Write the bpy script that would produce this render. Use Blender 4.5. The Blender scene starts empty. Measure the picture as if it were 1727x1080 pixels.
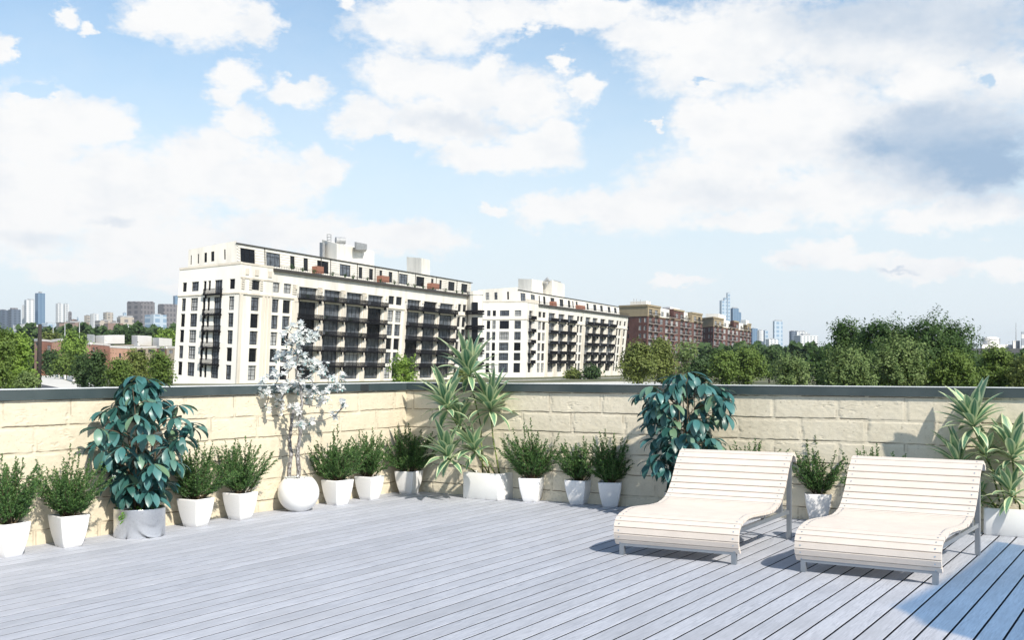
import bpy, math, random
import numpy as np
from mathutils import Vector, Matrix
from math import sin, cos, pi, radians

scene = bpy.context.scene
COL = scene.collection

# ------------------------------------------------------------------ camera
EYE = 1.6            # eye height above the deck
FPX = 1928.0         # focal length in photograph pixels (1727 wide)
HX, HY = 863.5, 621.0
cam_data = bpy.data.cameras.new('camera')
cam_data.sensor_width = 36.0
cam_data.lens = 36.0 * FPX / 1727.0
cam_data.shift_y = (HY - 540.0) / 1727.0
cam_data.clip_start = 0.1
cam_data.clip_end = 20000.0
cam = bpy.data.objects.new('camera', cam_data)
cam.location = (0, 0, EYE)
cam.rotation_euler = (pi / 2, 0, 0)
COL.objects.link(cam)
scene.camera = cam

# ------------------------------------------------------------------ light
SUN_EL = radians(39.0)
SUN_DIR = Vector((0.53, -0.848, 0.0)).normalized()      # horizontal direction towards the sun
SUN_ROT = math.atan2(SUN_DIR.x, SUN_DIR.y)
SKY_STRENGTH = 0.14
sun_data = bpy.data.lights.new('sun', 'SUN')
sun_data.energy = 3.9
sun_data.angle = radians(0.9)
sun_data.color = (1.0, 0.93, 0.82)
sun = bpy.data.objects.new('sun', sun_data)
to_sun = Vector((SUN_DIR.x * cos(SUN_EL), SUN_DIR.y * cos(SUN_EL), sin(SUN_EL)))
sun.rotation_euler = to_sun.to_track_quat('Z', 'Y').to_euler()
sun.location = (20, -30, 40)
COL.objects.link(sun)
scene.view_settings.view_transform = 'Standard'
scene.view_settings.look = 'None'
scene.view_settings.exposure = 0.66
scene.view_settings.gamma = 1.0

# ------------------------------------------------------------------ sky
# cumulus banks given as soft ellipses in azimuth / elevation of the real sky (degrees)
def azel(px, py):
    x = (px - HX) / FPX; z = (HY - py) / FPX
    return math.degrees(math.atan2(x, 1.0)), math.degrees(math.atan2(z, math.hypot(x, 1.0)))

CLOUDS = [  # px, py, rx, ry of the banks as read from the photograph
    (330, 25, 150, 62), (430, 40, 60, 45), (245, 30, 55, 40), (112, 22, 26, 22), (150, 45, 22, 12),
    (2, 82, 28, 34), (590, 8, 32, 16),
    (60, 220, 130, 95), (150, 205, 90, 55), (20, 330, 230, 130), (210, 330, 170, 110), (190, 215, 48, 34),
    (385, 250, 80, 40), (330, 290, 120, 75), (440, 310, 130, 75), (540, 285, 50, 42), (270, 420, 200, 75), (480, 390, 150, 45),
    (395, 130, 50, 38), (500, 150, 62, 36), (410, 205, 55, 35), (380, 170, 40, 25),
    (720, 40, 150, 62), (850, 25, 120, 45), (690, 130, 110, 60), (790, 150, 120, 65), (880, 170, 100, 65), (620, 200, 70, 50), (740, 210, 150, 55),
    (800, 265, 80, 32), (900, 260, 95, 42), (940, 230, 60, 40), (985, 150, 45, 28), (950, 105, 22, 28), (820, 120, 40, 40),
    (700, 400, 110, 32), (620, 405, 70, 28), (560, 420, 60, 30),
    (830, 350, 26, 14), (1105, 210, 13, 13), (930, 360, 90, 34), (1010, 345, 110, 36), (1080, 350, 120, 50),
    (1100, 60, 100, 60), (1000, 20, 120, 35), (1200, 110, 150, 70), (1250, 60, 220, 80), (1500, 60, 320, 95), (1180, 200, 62, 62), (1260, 230, 140, 95),
    (1380, 210, 190, 110), (1200, 310, 170, 70), (1400, 330, 200, 55), (1560, 230, 250, 110), (1600, 290, 200, 60), (1690, 120, 90, 70), (1560, 130, 100, 60),
    (1640, 362, 150, 38), (1560, 370, 90, 26), (1390, 425, 70, 34), (1330, 442, 60, 20), (1450, 445, 90, 22), (1580, 455, 120, 20), (1700, 450, 60, 22), (1420, 405, 30, 18),
    (2000, 300, 160, 60), (2350, 150, 300, 110), (1950, 60, 150, 70), (2700, 380, 260, 60), (-300, 200, 200, 90), (-650, 330, 260, 80), (-420, 420, 160, 40),
    (1250, 375, 120, 22), (140, 455, 130, 26), (320, 480, 90, 16), (1150, 475, 60, 10)]
HOLES = [(1660, 134, 26, 15), (920, 66, 46, 26), (1185, 138, 24, 10), (60, 150, 40, 16), (150, 130, 70, 34), (240, 150, 60, 36), (640, 255, 60, 30),
         (1070, 215, 36, 46), (520, 90, 50, 50)]
GREYS = [(1620, 245, 300, 125, .95), (1720, 300, 240, 85, .6), (1480, 240, 90, 50, 0.5), (1500, 20, 400, 90, 0.62), (1690, 60, 190, 80, 0.5), (1420, 120, 180, 40, 0.2),
         (780, 215, 120, 34, 0.30), (195, 370, 60, 14, 0.32), (60, 400, 110, 24, 0.22), (720, 200, 90, 26, 0.2), (1250, 330, 200, 30, 0.16), (980, 60, 90, 30, .15),
         (690, 90, 60, 20, .08), (1330, 455, 60, 8, .14), (1515, 458, 40, 5, .45), (1540, 190, 90, 40, .3)]

world = bpy.data.worlds.new('World')
scene.world = world
world.use_nodes = True
wn, wl = world.node_tree.nodes, world.node_tree.links
wn.clear()
def wnode(t, **kw):
    n = wn.new(t)
    for k, v in kw.items():
        setattr(n, k, v)
    return n
def wmath(op, a, b=None, c=None, clamp=False):
    n = wn.new('ShaderNodeMath'); n.operation = op; n.use_clamp = clamp
    for i, v in enumerate((a, b, c)):
        if v is None: continue
        if isinstance(v, (int, float)): n.inputs[i].default_value = v
        else: wl.new(v, n.inputs[i])
    return n.outputs[0]
def wvec(op, a, b):
    n = wn.new('ShaderNodeVectorMath'); n.operation = op
    for i, v in enumerate((a, b)):
        if isinstance(v, tuple): n.inputs[i].default_value = v
        else: wl.new(v, n.inputs[i])
    return n.outputs[1] if op in ('LENGTH', 'DOT_PRODUCT') else n.outputs[0]
sky = wnode('ShaderNodeTexSky', sky_type='NISHITA', sun_disc=False)
sky.sun_elevation = SUN_EL
sky.sun_rotation = SUN_ROT
sky.altitude = 0.0
sky.air_density = 1.0
sky.dust_density = 0.6
sky.ozone_density = 3.0
tc = wnode('ShaderNodeTexCoord')
sep = wnode('ShaderNodeSeparateXYZ'); wl.new(tc.outputs['Generated'], sep.inputs[0])
az = wmath('MULTIPLY', wmath('ARCTAN2', sep.outputs[0], sep.outputs[1]), 57.29578)
el = wmath('MULTIPLY', wmath('ARCSINE', sep.outputs[2]), 57.29578)
comb = wnode('ShaderNodeCombineXYZ'); wl.new(az, comb.inputs[0]); wl.new(el, comb.inputs[1])
base_c = comb.outputs[0]
def wnoise(scale, detail, rough, vec, dist=0.0):
    n = wnode('ShaderNodeTexNoise')
    n.inputs['Scale'].default_value = scale; n.inputs['Detail'].default_value = detail
    n.inputs['Roughness'].default_value = rough; n.inputs['Distortion'].default_value = dist
    wl.new(vec, n.inputs['Vector'])
    return n
stretch = wvec('MULTIPLY', base_c, (0.8, 1.25, 1.0))
n_warp = wnoise(0.6, 7.0, 0.62, stretch)
warp = wvec('MULTIPLY', wvec('SUBTRACT', n_warp.outputs['Color'], (0.5, 0.5, 0.5)), (3.4, 2.2, 0.0))
cc = wvec('ADD', base_c, warp)
def blob_field(lst):
    acc = None
    for b in lst:
        a0, e0 = azel(b[0], b[1])
        a1, _ = azel(b[0] + b[2], b[1]); _, e1 = azel(b[0], b[1] - b[3])
        rx, ry = max(0.05, a1 - a0), max(0.05, e1 - e0)
        d = wvec('LENGTH', wvec('MULTIPLY', wvec('SUBTRACT', cc, (a0, e0, 0.0)), (1.0 / rx, 1.0 / ry, 0.0)), (0, 0, 0))
        f = wmath('SUBTRACT', 1.0, d)
        if len(b) > 4:
            f = wmath('MAXIMUM', f, 0.0); f = wmath('MULTIPLY', wmath('MULTIPLY', wmath('MULTIPLY', f, f), wmath('SUBTRACT', 3.0, wmath('MULTIPLY', f, 2.0))), b[4])
        acc = f if acc is None else (wmath('ADD', acc, f) if len(b) > 4 else wmath('MAXIMUM', acc, f))
    return acc
f_cloud = blob_field(CLOUDS)
f_hole = blob_field(HOLES)
f_grey = wmath('MAXIMUM', blob_field(GREYS), 0.0)
n_big = wnoise(0.55, 8.0, 0.62, stretch)
n_fine = wnoise(2.2, 6.0, 0.6, stretch)
edge = wmath('ADD', f_cloud, wmath('MULTIPLY', wmath('SUBTRACT', n_big.outputs['Fac'], 0.5), 0.75))
edge = wmath('ADD', edge, wmath('MULTIPLY', wmath('SUBTRACT', n_fine.outputs['Fac'], 0.5), 0.35))
edge = wmath('SUBTRACT', edge, wmath('MULTIPLY', wmath('MAXIMUM', f_hole, 0.0), 1.1))
mr = wnode('ShaderNodeMapRange', interpolation_type='SMOOTHSTEP')
wl.new(edge, mr.inputs['Value'])
mr.inputs['From Min'].default_value = -0.12; mr.inputs['From Max'].default_value = 0.50
dens = mr.outputs['Result']
# thin high veil so the blue is never perfectly even
n_veil = wnoise(0.16, 5.0, 0.6, stretch)
veil = wmath('MULTIPLY', wmath('SUBTRACT', n_veil.outputs['Fac'], 0.38, clamp=True), 1.2, clamp=True)
above = wmath('GREATER_THAN', sep.outputs[2], -0.02)
dens = wmath('MULTIPLY', wmath('MAXIMUM', dens, wmath('MULTIPLY', veil, 0.35)), above)
# cloud brightness: white body, greyer where thick below
n_shade = wnoise(0.42, 7.0, 0.6, stretch)
shade = wmath('ADD', f_grey, wmath('MULTIPLY', wmath('SUBTRACT', n_shade.outputs['Fac'], 0.47), 0.7))
shade = wmath('MINIMUM', wmath('MAXIMUM', shade, 0.0), 1.0)
rampc = wnode('ShaderNodeMix', data_type='RGBA')
wl.new(shade, rampc.inputs['Factor'])
rampc.inputs['A'].default_value = (0.628, 0.63, 0.63, 1)
rampc.inputs['B'].default_value = (0.25, 0.34, 0.455, 1)
skym = wnode('ShaderNodeMix', data_type='RGBA', blend_type='MULTIPLY')
skym.inputs['Factor'].default_value = 1.0
wl.new(sky.outputs[0], skym.inputs['A'])
skym.inputs['B'].default_value = (SKY_STRENGTH * .75, SKY_STRENGTH * .80, SKY_STRENGTH * .75, 1)
# milky air towards the horizon
milk = wnode('ShaderNodeMapRange', interpolation_type='SMOOTHSTEP'); wl.new(el, milk.inputs['Value'])
milk.inputs['From Min'].default_value = 22.0; milk.inputs['From Max'].default_value = 1.0
milk.inputs['To Min'].default_value = 0.0; milk.inputs['To Max'].default_value = 0.96
milky = wnode('ShaderNodeMix', data_type='RGBA')
wl.new(milk.outputs[0], milky.inputs['Factor']); wl.new(skym.outputs['Result'], milky.inputs['A'])
milky.inputs['B'].default_value = (0.525, 0.575, 0.612, 1)
fin = wnode('ShaderNodeMix', data_type='RGBA')
wl.new(dens, fin.inputs['Factor'])
wl.new(milky.outputs['Result'], fin.inputs['A'])
wl.new(rampc.outputs['Result'], fin.inputs['B'])
bg = wnode('ShaderNodeBackground'); bg.inputs['Strength'].default_value = 1.0
wl.new(fin.outputs['Result'], bg.inputs['Color'])
wo = wnode('ShaderNodeOutputWorld'); wl.new(bg.outputs[0], wo.inputs['Surface'])

# ------------------------------------------------------------------ helpers
def P(px, py, D):
    """world point seen at photograph pixel (px, py) at distance D in front of the eye"""
    return Vector(((px - HX) / FPX * D, D, EYE + (HY - py) / FPX * D))

def G(px, py, z=0.0):
    D = FPX * (EYE - z) / (py - HY)
    return P(px, py, D)

class MB:
    """collects faces and links them as one mesh object"""
    def __init__(self):
        self.v = []; self.f = []; self.m = []; self.uv = []; self.mi = 0
    def face(self, pts, uv=None):
        b = len(self.v); self.v.extend([tuple(p) for p in pts])
        self.f.append(tuple(range(b, b + len(pts)))); self.m.append(self.mi)
        self.uv.append(uv)
    def verts_faces(self, vs, fs, uvs=None):
        b = len(self.v); self.v.extend([tuple(p) for p in vs])
        for i, f in enumerate(fs):
            self.f.append(tuple(b + k for k in f)); self.m.append(self.mi)
            self.uv.append([uvs[k] for k in f] if uvs else None)
    def box(self, x0, x1, y0, y1, z0, z1, M=None, fn=None, bottom=True):
        c = [(x0, y0, z0), (x1, y0, z0), (x1, y1, z0), (x0, y1, z0), (x0, y0, z1), (x1, y0, z1), (x1, y1, z1), (x0, y1, z1)]
        if M is not None: c = [M @ Vector(p) for p in c]
        if fn is not None: c = [fn(*p) for p in c]
        fs = [(4, 5, 6, 7), (0, 1, 5, 4), (1, 2, 6, 5), (2, 3, 7, 6), (3, 0, 4, 7)]
        if bottom: fs.append((3, 2, 1, 0))
        self.verts_faces(c, fs)
    def prism(self, poly, z0, z1):
        n = len(poly)
        vs = [(p[0], p[1], z0) for p in poly] + [(p[0], p[1], z1) for p in poly]
        fs = [tuple(range(n, 2 * n)), tuple(range(n - 1, -1, -1))]
        fs += [(i, (i + 1) % n, n + (i + 1) % n, n + i) for i in range(n)]
        self.verts_faces(vs, fs)
    def bar(self, a, b, w, h=None, up=Vector((0, 0, 1))):
        h = h or w
        a, b = Vector(a), Vector(b); d = (b - a).normalized()
        if abs(d.dot(up)) > 0.98: up = Vector((1, 0, 0))
        s = d.cross(up).normalized(); t = s.cross(d).normalized()
        c = []
        for p in (a, b):
            for i, j in ((-1, -1), (1, -1), (1, 1), (-1, 1)):
                c.append(p + s * (w / 2 * i) + t * (h / 2 * j))
        self.verts_faces(c, [(3, 2, 1, 0), (4, 5, 6, 7), (0, 1, 5, 4), (1, 2, 6, 5), (2, 3, 7, 6), (3, 0, 4, 7)])
    def tube(self, pts, rad, n=6, cap=True):
        pts = [Vector(p) for p in pts]
        if isinstance(rad, (int, float)): rad = [rad] * len(pts)
        vs, fs = [], []
        ref = Vector((0.31, 0.12, 0.94)) if abs((pts[-1] - pts[0]).normalized().z) < 0.9 else Vector((1, 0.1, 0.1))
        for i, p in enumerate(pts):
            d = (pts[min(i + 1, len(pts) - 1)] - pts[max(i - 1, 0)]).normalized()
            s = d.cross(ref).normalized(); t = s.cross(d).normalized()
            for k in range(n):
                a = 2 * pi * k / n
                vs.append(p + s * (cos(a) * rad[i]) + t * (sin(a) * rad[i]))
        for i in range(len(pts) - 1):
            for k in range(n):
                k2 = (k + 1) % n
                fs.append((i * n + k, i * n + k2, (i + 1) * n + k2, (i + 1) * n + k))
        if cap:
            fs.append(tuple(range(n - 1, -1, -1))); o = (len(pts) - 1) * n
            fs.append(tuple(o + k for k in range(n)))
        self.verts_faces(vs, fs)
    def lathe(self, prof, n=32, cx=0, cy=0):
        vs = []; fs = []
        for r, z in prof:
            for k in range(n):
                a = 2 * pi * k / n; vs.append((cx + r * cos(a), cy + r * sin(a), z))
        for i in range(len(prof) - 1):
            for k in range(n):
                k2 = (k + 1) % n
                fs.append((i * n + k, i * n + k2, (i + 1) * n + k2, (i + 1) * n + k))
        self.verts_faces(vs, fs)
    def mesh(self, name, mats, smooth=False):
        me = bpy.data.meshes.new(name)
        me.from_pydata(self.v, [], self.f)
        for m in (mats if isinstance(mats, (list, tuple)) else [mats]): me.materials.append(m)
        me.polygons.foreach_set('material_index', self.m)
        if smooth: me.polygons.foreach_set('use_smooth', [True] * len(self.f))
        if any(u is not None for u in self.uv):
            lay = me.uv_layers.new(name='uv'); k = 0
            dat = np.zeros(len(me.loops) * 2, dtype=np.float32)
            for f, u in zip(self.f, self.uv):
                for j in range(len(f)):
                    if u is not None: dat[2 * (k + j)] = u[j][0]; dat[2 * (k + j) + 1] = u[j][1]
                k += len(f)
            lay.data.foreach_set('uv', dat)
        me.update()
        return me
    def build(self, name, mats, parent=None, smooth=False, origin=None):
        if origin is not None:
            o = Vector(origin); self.v = [tuple(Vector(p) - o) for p in self.v]
        ob = bpy.data.objects.new(name, self.mesh(name, mats, smooth))
        if parent is not None: ob.parent = parent
        elif origin is not None: ob.location = origin
        COL.objects.link(ob)
        return ob

def bevel(ob, w, seg=2, angle=40):
    m = ob.modifiers.new('bevel', 'BEVEL'); m.width = w; m.segments = seg
    m.limit_method = 'ANGLE'; m.angle_limit = radians(angle); m.harden_normals = False
    return ob

def tag(o, label=None, cat=None, group=None, kind=None):
    if label: o['label'] = label
    if cat: o['category'] = cat
    if group: o['group'] = group
    if kind: o['kind'] = kind
    return o

def empty(name, loc, rz=0.0):
    o = bpy.data.objects.new(name, None)
    o.location = loc; o.rotation_euler = (0, 0, rz); o.empty_display_size = 0.2
    COL.objects.link(o)
    return o

def copy_tree(o, parent=None):
    c = o.copy(); COL.objects.link(c)
    if parent is not None: c.parent = parent
    for ch in [x for x in COL.objects if x.parent == o]:
        copy_tree(ch, c)
    return c

# ---- materials
class MT:
    """tiny node helper"""
    def __init__(self, name):
        self.m = bpy.data.materials.new(name); self.m.use_nodes = True
        self.n, self.l = self.m.node_tree.nodes, self.m.node_tree.links
        self.p = self.n['Principled BSDF']; self.out = self.n['Material Output']
    def put(self, sock, v):
        if isinstance(v, (int, float)): sock.default_value = v
        elif isinstance(v, tuple):
            sock.default_value = v if len(v) == len(sock.default_value) else (*v, 1)
        else: self.l.new(v, sock)
    def set(self, **kw):
        for k, v in kw.items(): self.put(self.p.inputs[k.replace('_', ' ')], v)
        return self
    def coord(self, kind='Object', scale=None, rot=None):
        t = self.n.new('ShaderNodeTexCoord').outputs[kind]
        if scale is not None or rot is not None:
            mp = self.n.new('ShaderNodeMapping'); self.l.new(t, mp.inputs[0])
            if scale is not None: mp.inputs['Scale'].default_value = scale
            if rot is not None: mp.inputs['Rotation'].default_value = rot
            t = mp.outputs[0]
        return t
    def noise(self, vec, scale, detail=4, rough=0.55, dist=0.0, out='Fac'):
        t = self.n.new('ShaderNodeTexNoise'); self.l.new(vec, t.inputs['Vector'])
        t.inputs['Scale'].default_value = scale; t.inputs['Detail'].default_value = detail
        t.inputs['Roughness'].default_value = rough; t.inputs['Distortion'].default_value = dist
        return t.outputs[out]
    def ramp(self, fac, stops):
        r = self.n.new('ShaderNodeValToRGB'); self.put(r.inputs[0], fac)
        e = r.color_ramp.elements
        while len(e) < len(stops): e.new(0.5)
        for el_, (p, c) in zip(e, stops):
            el_.position = p; el_.color = (*c, 1) if len(c) == 3 else c
        return r.outputs[0]
    def mix(self, fac, a, b, blend='MIX'):
        x = self.n.new('ShaderNodeMix'); x.data_type = 'RGBA'; x.blend_type = blend
        self.put(x.inputs['Factor'], fac)
        for s, v in (('A', a), ('B', b)):
            sock = [i for i in x.inputs if i.name == s and i.type == 'RGBA'][0]
            self.put(sock, v)
        return [o for o in x.outputs if o.type == 'RGBA'][0]
    def math(self, op, a, b=None, clamp=False):
        x = self.n.new('ShaderNodeMath'); x.operation = op; x.use_clamp = clamp
        self.put(x.inputs[0], a)
        if b is not None: self.put(x.inputs[1], b)
        return x.outputs[0]
    def bump(self, h, strength=0.3, dist=0.01):
        b = self.n.new('ShaderNodeBump'); self.l.new(h, b.inputs['Height'])
        b.inputs['Strength'].default_value = strength; b.inputs['Distance'].default_value = dist
        self.l.new(b.outputs[0], self.p.inputs['Normal'])
        return self
    def island(self):
        return self.n.new('ShaderNodeNewGeometry').outputs['Random Per Island']
    def objrand(self):
        return self.n.new('ShaderNodeObjectInfo').outputs['Random']
    def translucent(self, color, fac):
        t = self.n.new('ShaderNodeBsdfTranslucent'); self.put(t.inputs[0], color)
        x = self.n.new('ShaderNodeMixShader'); x.inputs[0].default_value = fac
        self.l.new(self.p.outputs[0], x.inputs[1]); self.l.new(t.outputs[0], x.inputs[2])
        self.l.new(x.outputs[0], self.out.inputs[0])
        return self

def simple(name, c, rough=0.6, metal=0.0, var=0.12, scale=3.0, bump=0.0, bscale=60.0, kind='Object', spec=0.5):
    t = MT(name); v = t.coord(kind)
    n = t.noise(v, scale, 6, 0.6)
    lo = tuple(x * (1 - var) for x in c); hi = tuple(min(1, x * (1 + var)) for x in c)
    t.set(Base_Color=t.ramp(n, [(0.3, lo), (0.7, hi)]), Roughness=rough, Metallic=metal, Specular_IOR_Level=spec)
    if bump: t.bump(t.noise(v, bscale, 4, 0.6), bump, 0.005)
    return t.m

# ---- value noise
def vnoise(x, y, seed=0):
    x = np.asarray(x, float); y = np.asarray(y, float)
    xi = np.floor(x).astype(np.int64); yi = np.floor(y).astype(np.int64)
    fx = x - xi; fy = y - yi
    fx = fx * fx * (3 - 2 * fx); fy = fy * fy * (3 - 2 * fy)
    def h(a, b):
        n = (a * 374761393 + b * 668265263 + seed * 1442695041) & 0xFFFFFFFF
        n = ((n ^ (n >> 13)) * 1274126177) & 0xFFFFFFFF
        return ((n ^ (n >> 16)) & 0xFFFF) / 65535.0
    a = h(xi, yi); b = h(xi + 1, yi); c = h(xi, yi + 1); d = h(xi + 1, yi + 1)
    return (a * (1 - fx) + b * fx) * (1 - fy) + (c * (1 - fx) + d * fx) * fy
def fbm(x, y, seed=0, oct=4):
    s = 0; a = 0.5; t = 0
    for o in range(oct):
        s = s + a * vnoise(np.asarray(x) * 2 ** o, np.asarray(y) * 2 ** o, seed + o * 17); t += a; a *= 0.55
    return s / t

# ================================================================== TERRACE
CORNER = Vector((-1.379, 14.90, 0.0))
DL = Vector((-0.536, -0.844, 0.0))      # along the left wall, away from the corner
DR = Vector((0.844, -0.536, 0.0))       # along the right wall, away from the corner
WALL_TOP = 1.314
COPE_TOP = 1.412
DECK_DIR = Vector((0.508, 0.861, 0.0)).normalized()
DECK_NRM = Vector((0.861, -0.508, 0.0)).normalized()

# ---- deck of grey boards
t = MT('weathered deck boards')
v = t.coord('Object', (1.2, 22.0, 1.0)); v2 = t.coord('Object', (0.9, 1.6, 1.0)); v3 = t.coord('Object')
isl = t.island()
comb_ = t.n.new('ShaderNodeCombineXYZ'); t.put(comb_.inputs[2], t.math('MULTIPLY', isl, 37.0))
va = t.n.new('ShaderNodeVectorMath'); va.operation = 'ADD'; t.l.new(v, va.inputs[0]); t.l.new(comb_.outputs[0], va.inputs[1])
grain = t.noise(va.outputs[0], 3.0, 8, 0.68, 1.6)
vb = t.n.new('ShaderNodeVectorMath'); vb.operation = 'ADD'; t.l.new(v2, vb.inputs[0]); t.l.new(comb_.outputs[0], vb.inputs[1])
patch = t.noise(vb.outputs[0], 1.4, 5, 0.6)
speck = t.noise(v3, 260.0, 3, 0.7)
c1 = t.ramp(grain, [(0.28, (0.17, 0.187, 0.225)), (0.5, (0.435, 0.455, 0.51)), (0.72, (0.60, 0.62, 0.68))])
c2 = t.mix(t.math('MULTIPLY', patch, 0.7), c1, t.ramp(isl, [(0.0, (0.36, 0.38, 0.435)), (0.5, (0.455, 0.475, 0.535)), (1.0, (0.54, 0.555, 0.61))]))
c3 = t.mix(t.ramp(patch, [(0.42, (0, 0, 0)), (0.72, (0.55, 0.55, 0.55))]), c2, (0.31, 0.32, 0.35))
c4 = t.mix(t.ramp(speck, [(0.55, (0, 0, 0)), (0.8, (0.3, 0.3, 0.3))]), c3, (0.62, 0.64, 0.66))
t.set(Base_Color=c4, Roughness=0.62, Specular_IOR_Level=0.35)
hh = t.math('ADD', t.math('MULTIPLY', grain, 1.0), t.math('MULTIPLY', speck, 0.45))
t.bump(hh, 0.42, 0.006)
M_DECK = t.m
M_JOIST = simple('dark joists', (0.03, 0.035, 0.045), 0.8)

def line_hit(p, d, q, e):
    """parameter along p + t d where it meets the line q + s e"""
    den = d.x * e.y - d.y * e.x
    return ((q.x - p.x) * e.y - (q.y - p.y) * e.x) / den
deck = MB()
ang = math.atan2(DECK_DIR.y, DECK_DIR.x)
PITCH, GAP = 0.152, 0.0148
off = 0.015
for i in range(-45, 110):
    w0 = i * PITCH + off + GAP / 2; w1 = (i + 1) * PITCH + off - GAP / 2      # measured along -DECK_NRM... local y is left of the boards
    ends = []
    for w in (w0, w1):
        p = -DECK_NRM * w
        ends.append(line_hit(p, DECK_DIR, CORNER + Vector((0.844, 1.0, 0)).normalized() * 0.06 , DR))
    u1 = min(ends) + 0.05; u0 = -9.0
    if u1 < u0 + 1: continue
    p = -DECK_NRM * w0
    if (p + DECK_DIR * 0 - CORNER).dot(Vector((0.844, -0.536, 0))) < -0.25 - 0.6: continue
    n = 14; b = 0.0015
    for k in range(n):
        a0 = u0 + (u1 - u0) * k / n; a1 = u0 + (u1 - u0) * (k + 1) / n
        # top, two chamfers and sides of one board (shared profile)
        if k == 0: prof0 = [(w0, -0.024), (w0, -b), (w0 + b, 0), (w1 - b, 0), (w1, -b), (w1, -0.024)]
    vs = []; fs = []
    for k in range(n + 1):
        a = u0 + (u1 - u0) * k / n
        for (yy, zz) in prof0: vs.append((a, yy, zz))
    for k in range(n):
        for j in range(5):
            fs.append((k * 6 + j, (k + 1) * 6 + j, (k + 1) * 6 + j + 1, k * 6 + j + 1))
    deck.mi = 0; deck.verts_faces(vs, fs)
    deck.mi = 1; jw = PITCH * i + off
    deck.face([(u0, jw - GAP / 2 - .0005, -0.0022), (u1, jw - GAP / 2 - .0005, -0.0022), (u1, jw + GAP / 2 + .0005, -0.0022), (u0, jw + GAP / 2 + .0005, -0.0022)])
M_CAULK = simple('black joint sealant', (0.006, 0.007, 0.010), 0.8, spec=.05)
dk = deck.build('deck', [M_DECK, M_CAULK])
dk.rotation_euler = (0, 0, ang)
tag(dk, kind='structure')
sub = MB()
poly = [CORNER + DL * 14 + DR * -0.1, CORNER + DL * -0.1 + DR * -0.1, CORNER + DR * 14 + DL * -0.1, CORNER + DR * 14 + DL * 26, CORNER + DL * 26 + DR * -0.1]
sub.prism([(p.x, p.y) for p in reversed(poly)], -0.30, -0.026)
tag(sub.build('deck_underlay', M_JOIST), kind='structure')

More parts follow.
